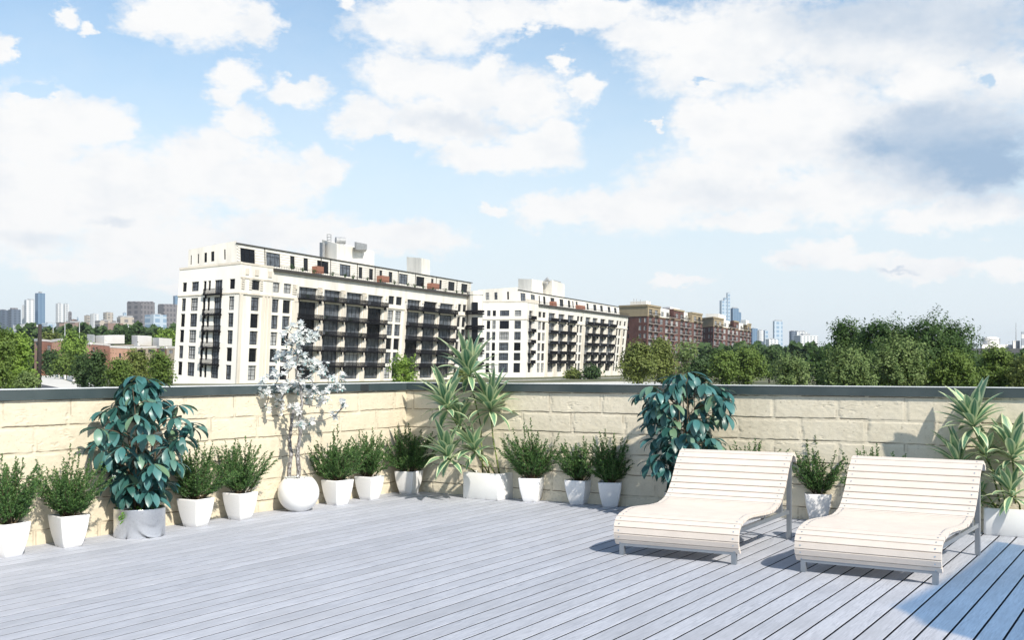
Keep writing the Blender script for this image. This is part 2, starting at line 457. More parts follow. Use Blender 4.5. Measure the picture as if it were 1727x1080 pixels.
# ---- masonry walls: displaced block work
def block_wall(name, direction, inward, length, joint0, joint1, tone, label, seed):
    H = WALL_TOP
    NS, NZ = int(length / 0.0135), 280
    s = np.linspace(-0.0, length, NS); z = np.linspace(-0.04, H, NZ)
    S, Z = np.meshgrid(s, z)
    pitch, ch, top = 0.692, 0.235, 1.296
    wob = (fbm(S * 1.3, Z * 0 + 3.1, seed, 3) - 0.5) * 0.022 + (fbm(S * 14, Z * 0, seed + 5, 3) - 0.5) * 0.010
    Zw = Z + wob
    c = np.floor((top - Zw) / ch)
    zc = top - c * ch - Zw                        # 0 at the top of the course .. ch at its bottom edge
    par = (np.mod(c, 2) == 0)
    j0 = np.where(par, joint0, joint1) + (vnoise(c * 3.7, c * 0 + 1.0, seed + 9) - 0.5) * 0.05
    sw = S + (fbm(Z * 9, S * 0, seed + 7, 3) - 0.5) * 0.012
    q = np.mod(sw - j0, pitch)
    ds = np.minimum(q, pitch - q)                 # distance to the vertical joint
    bid = np.floor((sw - j0) / pitch) * 7 + c * 131
    blk = vnoise(bid * 0.913, c * 1.37, seed + 21)
    face = 0.0022 * (blk - 0.5) + 0.0026 * (fbm(S * 6, Z * 8, seed + 2, 5) - 0.5) + 0.004 * (fbm(S * 34, Z * 34, seed + 3, 3) - 0.5)
    # hammered dents and cracks
    crack = np.abs(fbm(S * 4.5, Z * 8.0, seed + 31, 4) - 0.5)
    face -= 0.008 * np.clip(1 - crack / 0.012, 0, 1) * (fbm(S * 2, Z * 3, seed + 33, 2) > 0.56)
    # joints
    dj = np.minimum(ds - 0.014, np.minimum(zc - 0.016, ch - zc + 0.03))
    t_ = np.clip(dj / 0.012, 0, 1); t_ = t_ * t_ * (3 - 2 * t_)
    mort = -0.0018 + 0.004 * (fbm(S * 30, Z * 30, seed + 4, 3) - 0.5)
    h = mort * (1 - t_) + (face + 0.0016) * t_
    # open crack below each course
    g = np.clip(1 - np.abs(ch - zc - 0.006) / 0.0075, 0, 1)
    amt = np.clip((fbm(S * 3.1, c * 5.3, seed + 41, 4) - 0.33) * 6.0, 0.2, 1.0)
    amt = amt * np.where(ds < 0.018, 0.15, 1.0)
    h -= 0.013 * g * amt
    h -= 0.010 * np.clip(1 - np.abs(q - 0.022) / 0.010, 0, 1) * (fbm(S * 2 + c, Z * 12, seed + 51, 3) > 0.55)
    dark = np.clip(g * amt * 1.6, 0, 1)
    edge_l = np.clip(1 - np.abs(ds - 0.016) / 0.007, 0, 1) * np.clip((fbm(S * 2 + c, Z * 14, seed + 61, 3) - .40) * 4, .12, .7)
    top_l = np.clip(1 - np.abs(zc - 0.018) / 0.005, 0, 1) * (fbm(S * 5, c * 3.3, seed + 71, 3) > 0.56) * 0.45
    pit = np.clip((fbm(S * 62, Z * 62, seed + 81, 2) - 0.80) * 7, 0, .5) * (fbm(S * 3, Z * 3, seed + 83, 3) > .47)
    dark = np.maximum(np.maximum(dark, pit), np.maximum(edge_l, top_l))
    X = CORNER.x + direction.x * S + inward.x * h
    Y = CORNER.y + direction.y * S + inward.y * h
    vs = np.stack([X, Y, Z], -1).reshape(-1, 3)
    idx = np.arange(NS * NZ).reshape(NZ, NS)
    quad = np.stack([idx[:-1, :-1], idx[:-1, 1:], idx[1:, 1:], idx[1:, :-1]], -1).reshape(-1, 4)
    # orientation so that normals look at the terrace
    n0 = Vector(direction).cross(Vector((0, 0, 1)))
    if n0.dot(inward) < 0: quad = quad[:, ::-1]
    # thickness: back, ends and top as one closed skirt
    o = len(vs)
    a = CORNER - inward * 0.0; b_ = CORNER + direction * length
    bk = -inward * 0.24
    if True:
        extra = []
        for base in (a, b_):
            for zz in (-0.04, H):
                extra.append((base.x, base.y, zz)); extra.append((base.x + bk.x, base.y + bk.y, zz))
    vs = np.concatenate([vs, np.array(extra)], 0)
    faces = quad.tolist()
    faces += [[o + 1, o + 5, o + 7, o + 3], [o + 2, o + 3, o + 7, o + 6], [o + 4, o + 6, o + 7, o + 5], [o, o + 1, o + 3, o + 2]]
    me = bpy.data.meshes.new('masonry')
    me.from_pydata(vs.tolist(), [], faces); me.update()
    for k in range(len(quad)): pass
    sm = np.zeros(len(faces), dtype=bool); sm[:len(quad)] = True
    me.polygons.foreach_set('use_smooth', sm)
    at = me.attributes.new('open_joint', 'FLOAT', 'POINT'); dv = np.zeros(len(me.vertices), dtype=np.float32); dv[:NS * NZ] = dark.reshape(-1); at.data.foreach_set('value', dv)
    me.materials.append(tone)
    root = empty(name, CORNER); tag(root, label, 'wall')
    ob = bpy.data.objects.new('masonry', me); ob.parent = root; ob.location = -CORNER
    COL.objects.link(ob)
    return root

def wall_mat(name, lo, mid, hi):
    t = MT(name); v = t.coord('Object')
    big = t.noise(v, 1.3, 5, 0.6); med = t.noise(v, 9.0, 6, 0.62); fine = t.noise(v, 150.0, 3, 0.7); spots = t.noise(v, 46.0, 4, 0.65)
    c = t.ramp(t.math('ADD', t.math('MULTIPLY', big, 0.5), t.math('MULTIPLY', med, 0.5)), [(0.32, lo), (0.5, mid), (0.68, hi)])
    c = t.mix(t.ramp(spots, [(0.60, (0, 0, 0)), (0.72, (0.5, 0.5, 0.5))]), c, tuple(x * 0.66 for x in lo))
    c = t.mix(t.ramp(fine, [(0.35, (0.22, 0.22, 0.22)), (0.6, (0, 0, 0))]), c, tuple(x * 0.7 for x in lo))
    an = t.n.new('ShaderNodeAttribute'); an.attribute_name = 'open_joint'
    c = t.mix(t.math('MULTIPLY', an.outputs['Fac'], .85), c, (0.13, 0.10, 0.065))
    t.set(Base_Color=c, Roughness=0.92, Specular_IOR_Level=0.2)
    t.bump(t.math('ADD', fine, spots), 0.35, 0.004)
    return t.m
M_WALL = wall_mat('cream rough block', (0.56, 0.495, 0.375), (0.635, 0.57, 0.44), (0.69, 0.625, 0.49))
M_WALL2 = wall_mat('cream rough block, paler run', (0.66, 0.59, 0.455), (0.745, 0.675, 0.53), (0.79, 0.72, 0.58))  # same block, colour lifted to make up for the grazing sun there
NL = Vector((0.844, -0.536, 0)); NR = Vector((-0.536, -0.844, 0))
wl_ = block_wall('block_wall', DL, NL, 12.0, 0.25, 0.60, M_WALL, 'cream block parapet wall on the left, behind the metal tub and the white flowering tree', 3)
wr_ = block_wall('block_wall', DR, NR, 13.0, 0.095, 0.41, M_WALL2, 'cream block parapet wall on the right, running behind the two slatted loungers', 11)

t = MT('slate grey coping'); v = t.coord('Object')
t.set(Base_Color=t.ramp(t.noise(v, 2.2, 5, 0.6), [(0.35, (0.040, 0.058, 0.063)), (0.7, (0.060, 0.080, 0.085))]), Roughness=0.16, Metallic=0.0,
      Specular_IOR_Level=0.6)
M_COPE = t.m
M_CAP = simple('bright coping edge', (0.72, 0.74, 0.74), 0.35, 0.0)
M_CLIP = simple('black joint cover', (0.025, 0.03, 0.032), 0.4)
def coping(root, direction, inward, length, start):
    up = MB()
    def pr(mb, s0, s1, w0, w1, z0, z1):
        pts = [direction * s0 + inward * w0, direction * s1 + inward * w0, direction * s1 + inward * w1, direction * s0 + inward * w1]
        if (pts[1] - pts[0]).cross(pts[2] - pts[1]).z < 0: pts.reverse()
        mb.prism([(p.x, p.y) for p in pts], z0, z1)
    pr(up, start, length, -0.27, 0.028, WALL_TOP - 0.002, COPE_TOP - 0.006)
    c = up.build('coping', M_COPE, root)
    up = MB(); pr(up, start - 0.004 if start else 0, length, -0.275, 0.034, COPE_TOP - 0.006, COPE_TOP - 0.001)
    up.build('coping_edge', M_CAP, c)
    return pr
pr = coping(wl_, DL, NL, 12.0, -0.24)
m = MB(); pr(m, 0.80, 0.95, 0.028, 0.0315, WALL_TOP + 0.002, COPE_TOP - 0.008); m.build('joint_cover', M_CLIP, wl_)
coping(wr_, DR, NR, 13.0, 0.031)

# ================================================================== LOUNGERS
M_SLAT = simple('painted cream slats', (0.68, 0.605, 0.535), 0.5, 0, 0.05, 6.0, 0.12, 90)
M_SCREW = simple('steel screw heads', (0.42, 0.52, 0.62), 0.35, 0.8, 0.05)
M_STEEL = simple('satin steel tube', (0.27, 0.30, 0.335), 0.35, 0.6, 0.06, 8.0)
LW = 1.10                      # slat length
# side profile: (distance back from the front, height of the upper face)
PROF = [(0.012, 0.085), (-0.022, 0.135), (-0.040, 0.19), (-0.036, 0.245), (-0.010, 0.295), (0.045, 0.335), (0.12, 0.358), (0.24, 0.372),
        (0.40, 0.372), (0.58, 0.362), (0.76, 0.352), (0.92, 0.352), (1.05, 0.372), (1.15, 0.412), (1.225, 0.468), (1.285, 0.535),
        (1.345, 0.615), (1.40, 0.69), (1.452, 0.755), (1.51, 0.800), (1.57, 0.812), (1.625, 0.790), (1.655, 0.745), (1.662, 0.715)]
def smooth_poly(pts, k=8):
    out = []
    for i in range(len(pts) - 1):
        p0, p1, p2, p3 = (pts[max(i - 1, 0)], pts[i], pts[i + 1], pts[min(i + 2, len(pts) - 1)])
        for j in range(k):
            t_ = j / k
            out.append(tuple(0.5 * ((2 * p1[a]) + (-p0[a] + p2[a]) * t_ + (2 * p0[a] - 5 * p1[a] + 4 * p2[a] - p3[a]) * t_ ** 2 + (-p0[a] + 3 * p1[a] - 3 * p2[a] + p3[a]) * t_ ** 3) for a in (0, 1)))
    out.append(pts[-1])
    return out
curve = np.array(smooth_poly(PROF))
clen = np.concatenate([[0], np.cumsum(np.hypot(*np.diff(curve, axis=0).T))])
def on_curve(s):
    return np.array([np.interp(s, clen, curve[:, 0]), np.interp(s, clen, curve[:, 1])])
def make_lounger():
    root = empty('sun_lounger', (0, 0, 0))
    seat = MB()
    total = clen[-1]; s = 0.0; th = 0.024
    r = random.Random(4)
    while s < total - 0.02:
        z_here = on_curve(s)[0]
        w = 0.058 if s < 0.36 else (0.030 if s < 1.36 else 0.071)
        w = min(w, total - s)
        a = on_curve(s + 0.0035); b = on_curve(s + w - 0.0035); d = (b - a) / np.linalg.norm(b - a); nrm = np.array([-d[1], d[0]])
        jx = r.uniform(-0.003, 0.003)
        e = 0.003
        seat.mi = 0
        sec = [a - nrm * th, a - nrm * e, a + d * e, b - d * e, b - nrm * e, b - nrm * th]
        vs = [(x, p[0], p[1]) for x in (-LW / 2 + jx, LW / 2 + jx) for p in sec]
        n = 6
        fs = [(i, (i + 1) % n, n + (i + 1) % n, n + i) for i in range(n)] + [tuple(range(n - 1, -1, -1)), tuple(range(n, 2 * n))]
        seat.verts_faces(vs, fs)
        seat.mi = 1
        c = (a + b) / 2
        for x in (-LW / 2 + 0.045, LW / 2 - 0.045):
            rr = 0.0065
            ring = [(x + rr * cos(q * pi / 3) + jx, c[0] + d[0] * rr * sin(q * pi / 3) + nrm[0] * 0.0025, c[1] + d[1] * rr * sin(q * pi / 3) + nrm[1] * 0.0025) for q in range(6)]
            seat.face(ring)
        s += w
    seat.build('slatted_seat', [M_SLAT, M_SCREW], root)
    # curved carriers under the slats
    for x in (-LW / 2 + 0.055, LW / 2 - 0.055):
        m = MB()
        pts = [on_curve(q) for q in np.linspace(0.10, total - 0.10, 34)]
        for i in range(len(pts) - 1):
            a, b = pts[i], pts[i + 1]; d = (b - a) / np.linalg.norm(b - a); nrm = np.array([-d[1], d[0]])
            A = a - nrm * (th + 0.016); B = b - nrm * (th + 0.016)
            m.bar((x, A[0], A[1]), (x, B[0] + d[0] * .004, B[1] + d[1] * .004), 0.030, 0.030, up=Vector((1, 0, 0)))
        m.build('seat_rail', M_SLAT, root)
    fr = MB(); q = 0.04
    X = LW / 2 - 0.055
    fr.box(-X - q / 2, X + q / 2, 0.0, q, 0.080, 0.112)                          # front cross bar
    fr.box(-X + q / 2, X - q / 2, 1.545, 1.580, 0.245, 0.28)                     # rear cross bar
    for x in (-X, X):
        fr.box(x - q / 2 + .003, x + q / 2 - .003, q, 1.545, 0.245, 0.28)        # side rail
        fr.box(x - q / 2 + .004, x + q / 2 - .004, 0.012, 0.036, 0.112, 0.30)    # front riser
        fr.box(x - .016, x + .016, 0.78, 0.812, 0.28, 0.325)                     # mid strut
        fr.box(x - .016, x + .016, 1.30, 1.332, 0.28, 0.55)                      # back strut
    fr.build('frame', M_STEEL, root)
    for x in (-X, X):
        m = MB(); m.box(x - q / 2, x + q / 2, 0.0, q, 0, 0.080); m.build('front_leg', M_STEEL, root)
        m = MB(); m.box(x - q / 2, x + q / 2, 1.58, 1.58 + q, 0, 0.745); m.build('rear_leg', M_STEEL, root)
    return root

def place(root, p_left, p_right):
    d = (p_right - p_left); mid = (p_left + p_right) / 2
    root.location = (mid.x, mid.y, 0); root.rotation_euler = (0, 0, math.atan2(d.y, d.x))
lg = make_lounger()
lg2 = copy_tree(lg)
place(lg, G(1049, 937), G(1236, 953.5))
place(lg2, G(1354, 966), G(1577, 988))
tag(lg, 'cream slatted double lounger with curled back, in front of the dark leafy plant', 'sun lounger', 'cream slatted loungers')
tag(lg2, 'cream slatted double lounger with curled back, beside the rectangular planter at the right edge', 'sun lounger', 'cream slatted loungers')

# ================================================================== POTS
t = MT('white glazed planter'); v = t.coord('Object')
t.set(Base_Color=t.ramp(t.noise(v, 70, 3, 0.7), [(0.30, (0.70, 0.71, 0.73)), (0.45, (0.80, 0.80, 0.80))]), Roughness=0.42)
t.bump(t.noise(v, 120, 3, .6), 0.10, 0.002)
M_POT = t.m
M_POTS = simple('smooth white glaze', (0.80, 0.80, 0.79), 0.28, 0, 0.02)
M_SOIL = simple('dark potting soil', (0.045, 0.032, 0.022), 0.95, 0, 0.5, 40, 0.8, 80)
t = MT('galvanised steel tub'); v = t.coord('Object'); vz = t.coord('Object', (1, 1, 0.25))
t.set(Base_Color=t.ramp(t.noise(v, 48, 5, 0.72), [(0.28, (0.55, 0.57, 0.59)), (0.40, (0.78, 0.80, 0.82)), (0.7, (0.84, 0.86, 0.88))]), Metallic=1.0,
      Roughness=t.ramp(t.noise(v, 30, 4, .6), [(0.3, (0.27, 0.27, 0.27)), (0.7, (0.36, 0.36, 0.36))]))
t.set(Anisotropic=0.75)
M_TUB = t.m
M_PEBB = simple('pale gravel', (0.42, 0.41, 0.40), 0.8, 0, 0.4, 60, 0.6, 90)

def square_ring(hw, r, z, n=5):
    """rounded square outline"""
    pts = []
    for cx, cy, a0 in ((1, 1, 0), (-1, 1, 90), (-1, -1, 180), (1, -1, 270)):
        for k in range(n):
            a = radians(a0 + 90 * k / (n - 1))
            pts.append(((hw[0] - r) * cx + r * cos(a), (hw[1] - r) * cy + r * sin(a), z))
    return pts
def loft(mb, rings, cap0=True, cap1=False):
    n = len(rings[0]); vs = [p for r in rings for p in r]
    fs = []
    for i in range(len(rings) - 1):
        for k in range(n):
            fs.append((i * n + k, i * n + (k + 1) % n, (i + 1) * n + (k + 1) % n, (i + 1) * n + k))
    if cap0: fs.append(tuple(range(n - 1, -1, -1)))
    if cap1: fs.append(tuple((len(rings) - 1) * n + k for k in range(n)))
    mb.verts_faces(vs, fs)
def pot_meshes():
    p = MB()
    H = 0.285
    prof = [(0.083, 0.0), (0.087, 0.004), (0.098, 0.05), (0.110, 0.10), (0.121, 0.16), (0.129, 0.22), (0.134, 0.27), (0.1345, H)]
    rings = [square_ring((h, h), 0.014, z) for h, z in prof]
    rings += [square_ring((0.126, 0.126), 0.012, H), square_ring((0.122, 0.122), 0.012, H - 0.03)]
    loft(p, rings)
    s = MB()
    loft(s, [square_ring((0.123, 0.123), 0.01, H - 0.026)], False, True)
    return p.mesh('pot', M_POT, True), s.mesh('soil', M_SOIL)
POT_ME, SOIL_ME = pot_meshes()
def add(me, name, parent, loc=(0, 0, 0), rz=0.0, scale=None):
    o = bpy.data.objects.new(name, me); o.parent = parent; o.location = loc; o.rotation_euler = (0, 0, rz)
    if scale: o.scale = (scale,) * 3
    COL.objects.link(o); return o

# ================================================================== PLANTS
def leaf_mat(name, cols, rough=0.45, trans=0.2, spec=0.5, coat=0.0):
    t = MT(name); i = t.island()
    c = t.ramp(i, [(k / (len(cols) - 1), c_) for k, c_ in enumerate(cols)])
    t.set(Base_Color=c, Roughness=rough, Specular_IOR_Level=spec)
    if coat: t.set(Coat_Weight=coat, Coat_Roughness=0.3)
    t.translucent(c, trans)
    return t.m
M_JUN = leaf_mat('juniper sprays', [(0.022, 0.060, 0.021), (0.047, 0.118, 0.032), (0.088, 0.19, 0.05), (0.17, 0.30, 0.085)], 0.55, 0.25)
M_RUB = leaf_mat('glossy blue green leaves', [(0.014, 0.060, 0.050), (0.030, 0.110, 0.096), (0.052, 0.170, 0.165), (0.085, 0.21, 0.205), (0.16, 0.26, 0.14)], 0.42, 0.14, 0.6, 0.15)
M_STEM = simple('brown stems', (0.10, 0.075, 0.045), 0.8, 0, 0.3, 30)
t = MT('pale flaking bark'); v = t.coord('Object', (1, 1, 0.5))
t.set(Base_Color=t.ramp(t.noise(v, 55, 5, 0.7), [(0.42, (0.085, 0.075, 0.068)), (0.54, (0.25, 0.24, 0.235)), (0.68, (0.52, 0.52, 0.53))]), Roughness=0.85)
t.bump(t.noise(v, 60, 5, .7), 0.7, 0.01)
M_BARK = t.m
M_TWIG = simple('grey brown twigs', (0.14, 0.12, 0.105), 0.85, 0, 0.3, 20)
M_PETAL = leaf_mat('white petals', [(0.80, 0.87, 0.86), (0.90, 0.91, 0.89), (0.90, 0.90, 0.88), (0.90, 0.90, 0.89)], 0.5, 0.45)
M_SEPAL = leaf_mat('teal sepals', [(0.07, 0.20, 0.20), (0.15, 0.32, 0.31), (0.28, 0.46, 0.45)], 0.5, 0.2)
# variegated strap leaves: pale margins, streaked green heart
t = MT('variegated strap leaves')
uvn = t.n.new('ShaderNodeUVMap'); sx = t.n.new('ShaderNodeSeparateXYZ'); t.l.new(uvn.outputs[0], sx.inputs[0])
isl = t.island()
mp = t.n.new('ShaderNodeCombineXYZ'); t.put(mp.inputs[0], t.math('MULTIPLY', sx.outputs[0], 9.0)); t.put(mp.inputs[1], t.math('MULTIPLY', sx.outputs[1], 0.9)); t.put(mp.inputs[2], t.math('MULTIPLY', isl, 91.0))
st = t.noise(mp.outputs[0], 1.0, 4, 0.6)
edge_d = t.math('ABSOLUTE', t.math('SUBTRACT', sx.outputs[0], 0.5))                      # 0 at the rib .. 0.5 at the margin
lim = t.math('ADD', 0.25, t.math('MULTIPLY', t.math('SUBTRACT', st, 0.5), 0.55))
pale = t.math('MULTIPLY', t.math('SUBTRACT', edge_d, lim), 9.0, clamp=True)
pale = t.math('MAXIMUM', pale, t.math('MULTIPLY', t.math('SUBTRACT', isl, 0.84), 6.0, clamp=True))
green = t.ramp(st, [(0.3, (0.045, 0.14, 0.09)), (0.48, (0.10, 0.235, 0.14)), (0.64, (0.32, 0.45, 0.24))])
cc_ = t.mix(pale, green, (0.60, 0.66, 0.40))
t.set(Base_Color=cc_, Roughness=0.4, Specular_IOR_Level=0.5); t.translucent(cc_, 0.2)
M_DRAC = t.m
t = MT('ringed green cane'); v = t.coord('Object', (0.1, 0.1, 1))
t.set(Base_Color=t.ramp(t.noise(v, 60, 2, 0.5), [(0.42, (0.035, 0.06, 0.02)), (0.55, (0.20, 0.26, 0.07))]), Roughness=0.6)
M_CANE = t.m

def frame_of(d, up=Vector((0, 0, 1))):
    d = d.normalized()
    if abs(d.dot(up)) > 0.97: up = Vector((0.6, 0.8, 0))
    s = d.cross(up).normalized(); n = s.cross(d).normalized()
    return d, s, n

def strap(mb, base, d, L, W, bend, fold=0.25, seg=6, taper='strap', roll=0.0):
    """a leaf that starts at base towards d and bends downwards by `bend` radians over its length"""
    d, s, n = frame_of(d)
    if roll:
        R = Matrix.Rotation(roll, 3, d); s = R @ s; n = R @ n
    vs, uvs, fs = [], [], []
    p = Vector(base); step = L / seg
    for i in range(seg + 1):
        u = i / seg
        if taper == 'strap': w = W * (0.30 + 0.70 * min(1, u / 0.45) ** .8) * (1 if u < 0.5 else max(0.02, 1 - ((u - 0.5) / 0.5) ** 1.8))
        else: w = W * max(0.03, sin(pi * min(1, u * 0.93 + 0.05)) ** 0.75)
        for k in (-1, 0, 1):
            vs.append(p + s * (k * w / 2) + n * (abs(k) * fold * w / 2)); uvs.append((0.5 + 0.5 * k, u))
        a = bend / seg * (0.4 + 1.2 * u)
        ax = d.cross(Vector((0, 0, -1)))
        if ax.length > 1e-3:
            R = Matrix.Rotation(a, 3, ax.normalized()); d = R @ d; n = R @ n; s = R @ s
        p = p + d * step
    for i in range(seg):
        for k in (0, 1):
            fs.append((i * 3 + k, i * 3 + k + 1, (i + 1) * 3 + k + 1, (i + 1) * 3 + k))
    mb.verts_faces(vs, fs, uvs)

# ---- juniper-like shrub (shared meshes, three individuals)
def shrub_meshes(seed):
    r = random.Random(seed)
    st, lf = MB(), MB()
    for b in range(50):
        az_ = r.uniform(0, 2 * pi); lean = (r.random() ** 0.7) * 1.0
        H = r.uniform(0.34, 0.64) * (1.0 - 0.25 * lean)
        root = Vector((r.uniform(-.045, .045), r.uniform(-.045, .045), -0.02))
        out = Vector((cos(az_), sin(az_), 0))
        ctrl = [root + out * (lean * 0.38 * (u ** 0.95)) + Vector((0, 0, H * u + 0.02 * sin(u * 5 + b))) for u in np.linspace(0, 1, 7)]
        ctrl = [c + Vector((r.uniform(-.008, .008), r.uniform(-.008, .008), 0)) for c in ctrl]
        st.tube(ctrl, [0.0048 * (1 - 0.8 * k / 6) for k in range(7)], 4, False)
        nspr = 32
        for k in range(nspr):
            u = 0.16 + 0.84 * (k + r.random() * .5) / nspr
            i = min(5, int(u * 6)); fu = u * 6 - i
            p = ctrl[i].lerp(ctrl[i + 1], fu)
            ax = (ctrl[i + 1] - ctrl[i]).normalized()
            a2 = r.uniform(0, 2 * pi)
            side = Vector((cos(a2), sin(a2), r.uniform(-.1, .5)))
            d = (ax * 1.15 + side * 0.75 + out * 0.25).normalized()
            L = r.uniform(0.06, 0.14) * (1.25 - 0.95 * u)
            if k == nspr - 1: d = ax; L = 0.06
            nn = max(6, int(L / 0.0075))
            for q in range(nn):
                pp = p + d * (L * (q + 1) / nn) + Vector((0, 0, -0.022 * (q / nn) ** 2))
                for sgn in (-1, 1):
                    dd, s, n = frame_of(d)
                    R = Matrix.Rotation(r.uniform(0, pi), 3, dd)
                    ld = (dd * 0.8 + (R @ s) * sgn * 0.9 + Vector((0, 0, .15))).normalized()
                    ll = r.uniform(0.012, 0.021) * (1 - 0.45 * q / nn); ww = ll * 0.32
                    sw_ = ld.cross(Vector((r.uniform(-1, 1), r.uniform(-1, 1), r.uniform(-1, 1)))).normalized() * ww
                    lf.face([pp, pp + ld * ll * .5 + sw_, pp + ld * ll, pp + ld * ll * .5 - sw_])
    return st.mesh('stems', M_STEM), lf.mesh('foliage', M_JUN)
SHRUBS = [shrub_meshes(s) for s in (5, 18, 31)]
PHASE_SHRUB = [0.3, 1.9, 4.0, 2.7, 5.5, 3.3, 0.9, 4.8, 2.2, 5.0, 1.2, 3.9, .6]
def potted_shrub(px, py, rot, var, label, sc=1.0, hs=1.0):
    g = G(px, py)
    root = empty('potted_shrub', (g.x, g.y, 0), 0.0)
    tag(root, label, 'potted shrub', 'green feathery shrubs in square white pots')
    po = add(POT_ME, 'pot', root, rz=rot, scale=sc)
    so = add(SOIL_ME, 'soil', po)
    k = potted_shrub.n; potted_shrub.n += 1
    rz = PHASE_SHRUB[k % len(PHASE_SHRUB)]
    sc *= (1.0, .94, 1.05, .98, 1.03, .95, 1.02, 1.06, .93, 1.0, 1.0, 1.04, .97)[k % 13]; hs *= (1.0, 1.06, .95, 1.03, .97, 1.05)[k % 6]
    a = add(SHRUBS[var][0], 'stems', root, (0, 0, 0.262), rz); a.scale = (sc, sc, sc * hs)
    b = add(SHRUBS[var][1], 'foliage', root, (0, 0, 0.262), rz); b.scale = (sc, sc, sc * hs)
    return root
potted_shrub.n = 0
RL = math.atan2(DL.y, DL.x)
potted_shrub(13, 938, RL + 0.05, 0, 'feathery green shrub in a white pot, cut by the left picture edge', 1.0)
potted_shrub(116, 922, RL - 0.18, 1, 'feathery green shrub in a square white pot, just left of the round metal tub', 1.0)
potted_shrub(330, 888, RL + 0.1, 2, 'feathery green shrub in a square white pot, touching the right side of the tub plant', 1.0)
potted_shrub(405, 876, RL + 0.04, 0, 'feathery green shrub in a white pot, between the metal tub plant and the globe planter', 1.0)
potted_shrub(569, 851.5, RL - 0.1, 1, 'feathery green shrub in a square white pot, right beside the white globe planter', 1.03)
potted_shrub(623, 842.5, RL + 0.05, 0, 'feathery green shrub in a white pot, second to the right of the globe planter', 1.0)
potted_shrub(689.5, 833, RL + 0.12, 2, 'feathery green shrub in a square white pot, standing in the corner of the walls', 1.02)
potted_shrub(896.5, 846, RL + 0.30, 1, 'feathery green shrub in a square white pot, right beside the centre rectangular planter', 1.0)
potted_shrub(976.5, 850.5, RL + 0.10, 0, 'feathery green shrub in a white pot, second to the right of the centre planter', 1.0)
potted_shrub(1029.5, 854.5, RL + 0.42, 2, 'feathery green shrub in a square white pot, touching the front corner of the first lounger', 1.0)
potted_shrub(1268, 874, RL + 0.2, 0, 'feathery green shrub hidden behind the first lounger, only its tip over the backrest', 1.0, 1.0)
potted_shrub(1379, 878, RL + 0.38, 1, 'feathery green shrub in a square white pot, in the gap between the two loungers', 1.0, .88)
potted_shrub(1478, 893, RL + 0.2, 2, 'feathery green shrub hidden behind the second lounger, only its tips over the backrest', 1.0, 1.0)

# ---- rubber plants: branches ending in umbrellas of drooping leaves
def rubber(root, z0, H, R, seed, n_cl, shape):
    r = random.Random(seed)
    st, lf = MB(), MB()
    stems = []
    for k in range(7):
        a = 2 * pi * k / 7 + r.uniform(-.3, .3); o = r.uniform(0.02, 0.10)
        top = Vector((cos(a) * R * r.uniform(.05, .5), sin(a) * R * r.uniform(.05, .5), z0 + H * r.uniform(.68, .93)))
        b = Vector((cos(a) * o, sin(a) * o, z0 - .03))
        pts = [b.lerp(top, u) + Vector((cos(a + 1), sin(a + 1), 0)) * 0.035 * sin(u * 4 + k) for u in np.linspace(0, 1, 8)]
        stems.append(pts); st.tube(pts, [0.011 * (1 - .65 * i / 7) for i in range(8)], 6, False)
    for c in range(n_cl):
        v_ = (c + r.random()) / n_cl
        z = z0 + 0.10 * H + 0.90 * H * v_
        rr = R * shape(v_) * (r.random() ** 0.42) * r.uniform(.85, 1.12)
        a = c * 2.399963 + r.uniform(-.5, .5)
        tip = Vector((cos(a) * rr * .94, sin(a) * rr * .94, z))
        # nearest stem point lower down
        best = min((p for s_ in stems for p in s_ if p.z < z - 0.02), key=lambda p: (p - tip).length + 0.3 * max(0, p.z - z + .12), default=stems[0][0])
        mid = best.lerp(tip, .55) + Vector((0, 0, .03))
        st.tube([best, mid, tip], [0.0055, 0.0042, 0.003], 5, False)
        ax = (tip - best).normalized()
        nl = r.randint(5, 8)
        for q in range(nl):
            aa = 2 * pi * q / nl + r.uniform(-.4, .4)
            out = Vector((cos(aa), sin(aa), 0))
            d = (out + Vector((0, 0, r.uniform(-1.15, .05))) + Vector((tip.x, tip.y, 0)).normalized() * 0.35).normalized()
            L = r.uniform(.135, .205); W = L * r.uniform(.38, .47)
            pet = tip + d * r.uniform(.012, .035) + Vector((0, 0, .008))
            st.tube([tip, pet], [.0022, .0018], 4, False)
            strap(lf, pet, d, L, W, r.uniform(.5, 1.3), 0.22, 5, 'ovate', r.uniform(-.25, .25))
    st.build('stems', M_STEM, root, True); lf.build('foliage', M_RUB, root, True)

def clipped_ivy(root, z0, rad, seed):
    r = random.Random(seed); m = MB()
    for k in range(150):
        a = r.uniform(0, 2 * pi); q = rad * r.random() ** .5
        p = Vector((cos(a) * q, sin(a) * q, z0 + r.uniform(0, .045)))
        strap(m, p, Vector((r.uniform(-1, 1), r.uniform(-1, 1), r.uniform(-.2, .7))), r.uniform(.02, .04), r.uniform(.014, .026), .6, .2, 2, 'ovate')
    for k in range(16):                               # a runner that hangs over the rim at the front left
        a = -1.95 + r.uniform(-.14, .14)
        p = Vector((cos(a) * (rad + .012), sin(a) * (rad + .012), z0 - .115 * r.random() + .01))
        strap(m, p, Vector((cos(a), sin(a), r.uniform(-.9, .2))), r.uniform(.025, .036), .024, .6, .2, 2, 'ovate')
    return m.build('ground_ivy', M_IVY, root, True)
M_IVY = leaf_mat('bright ivy leaves', [(0.05, 0.13, 0.025), (0.11, 0.26, 0.04), (0.20, 0.38, 0.08)], .5, .25)

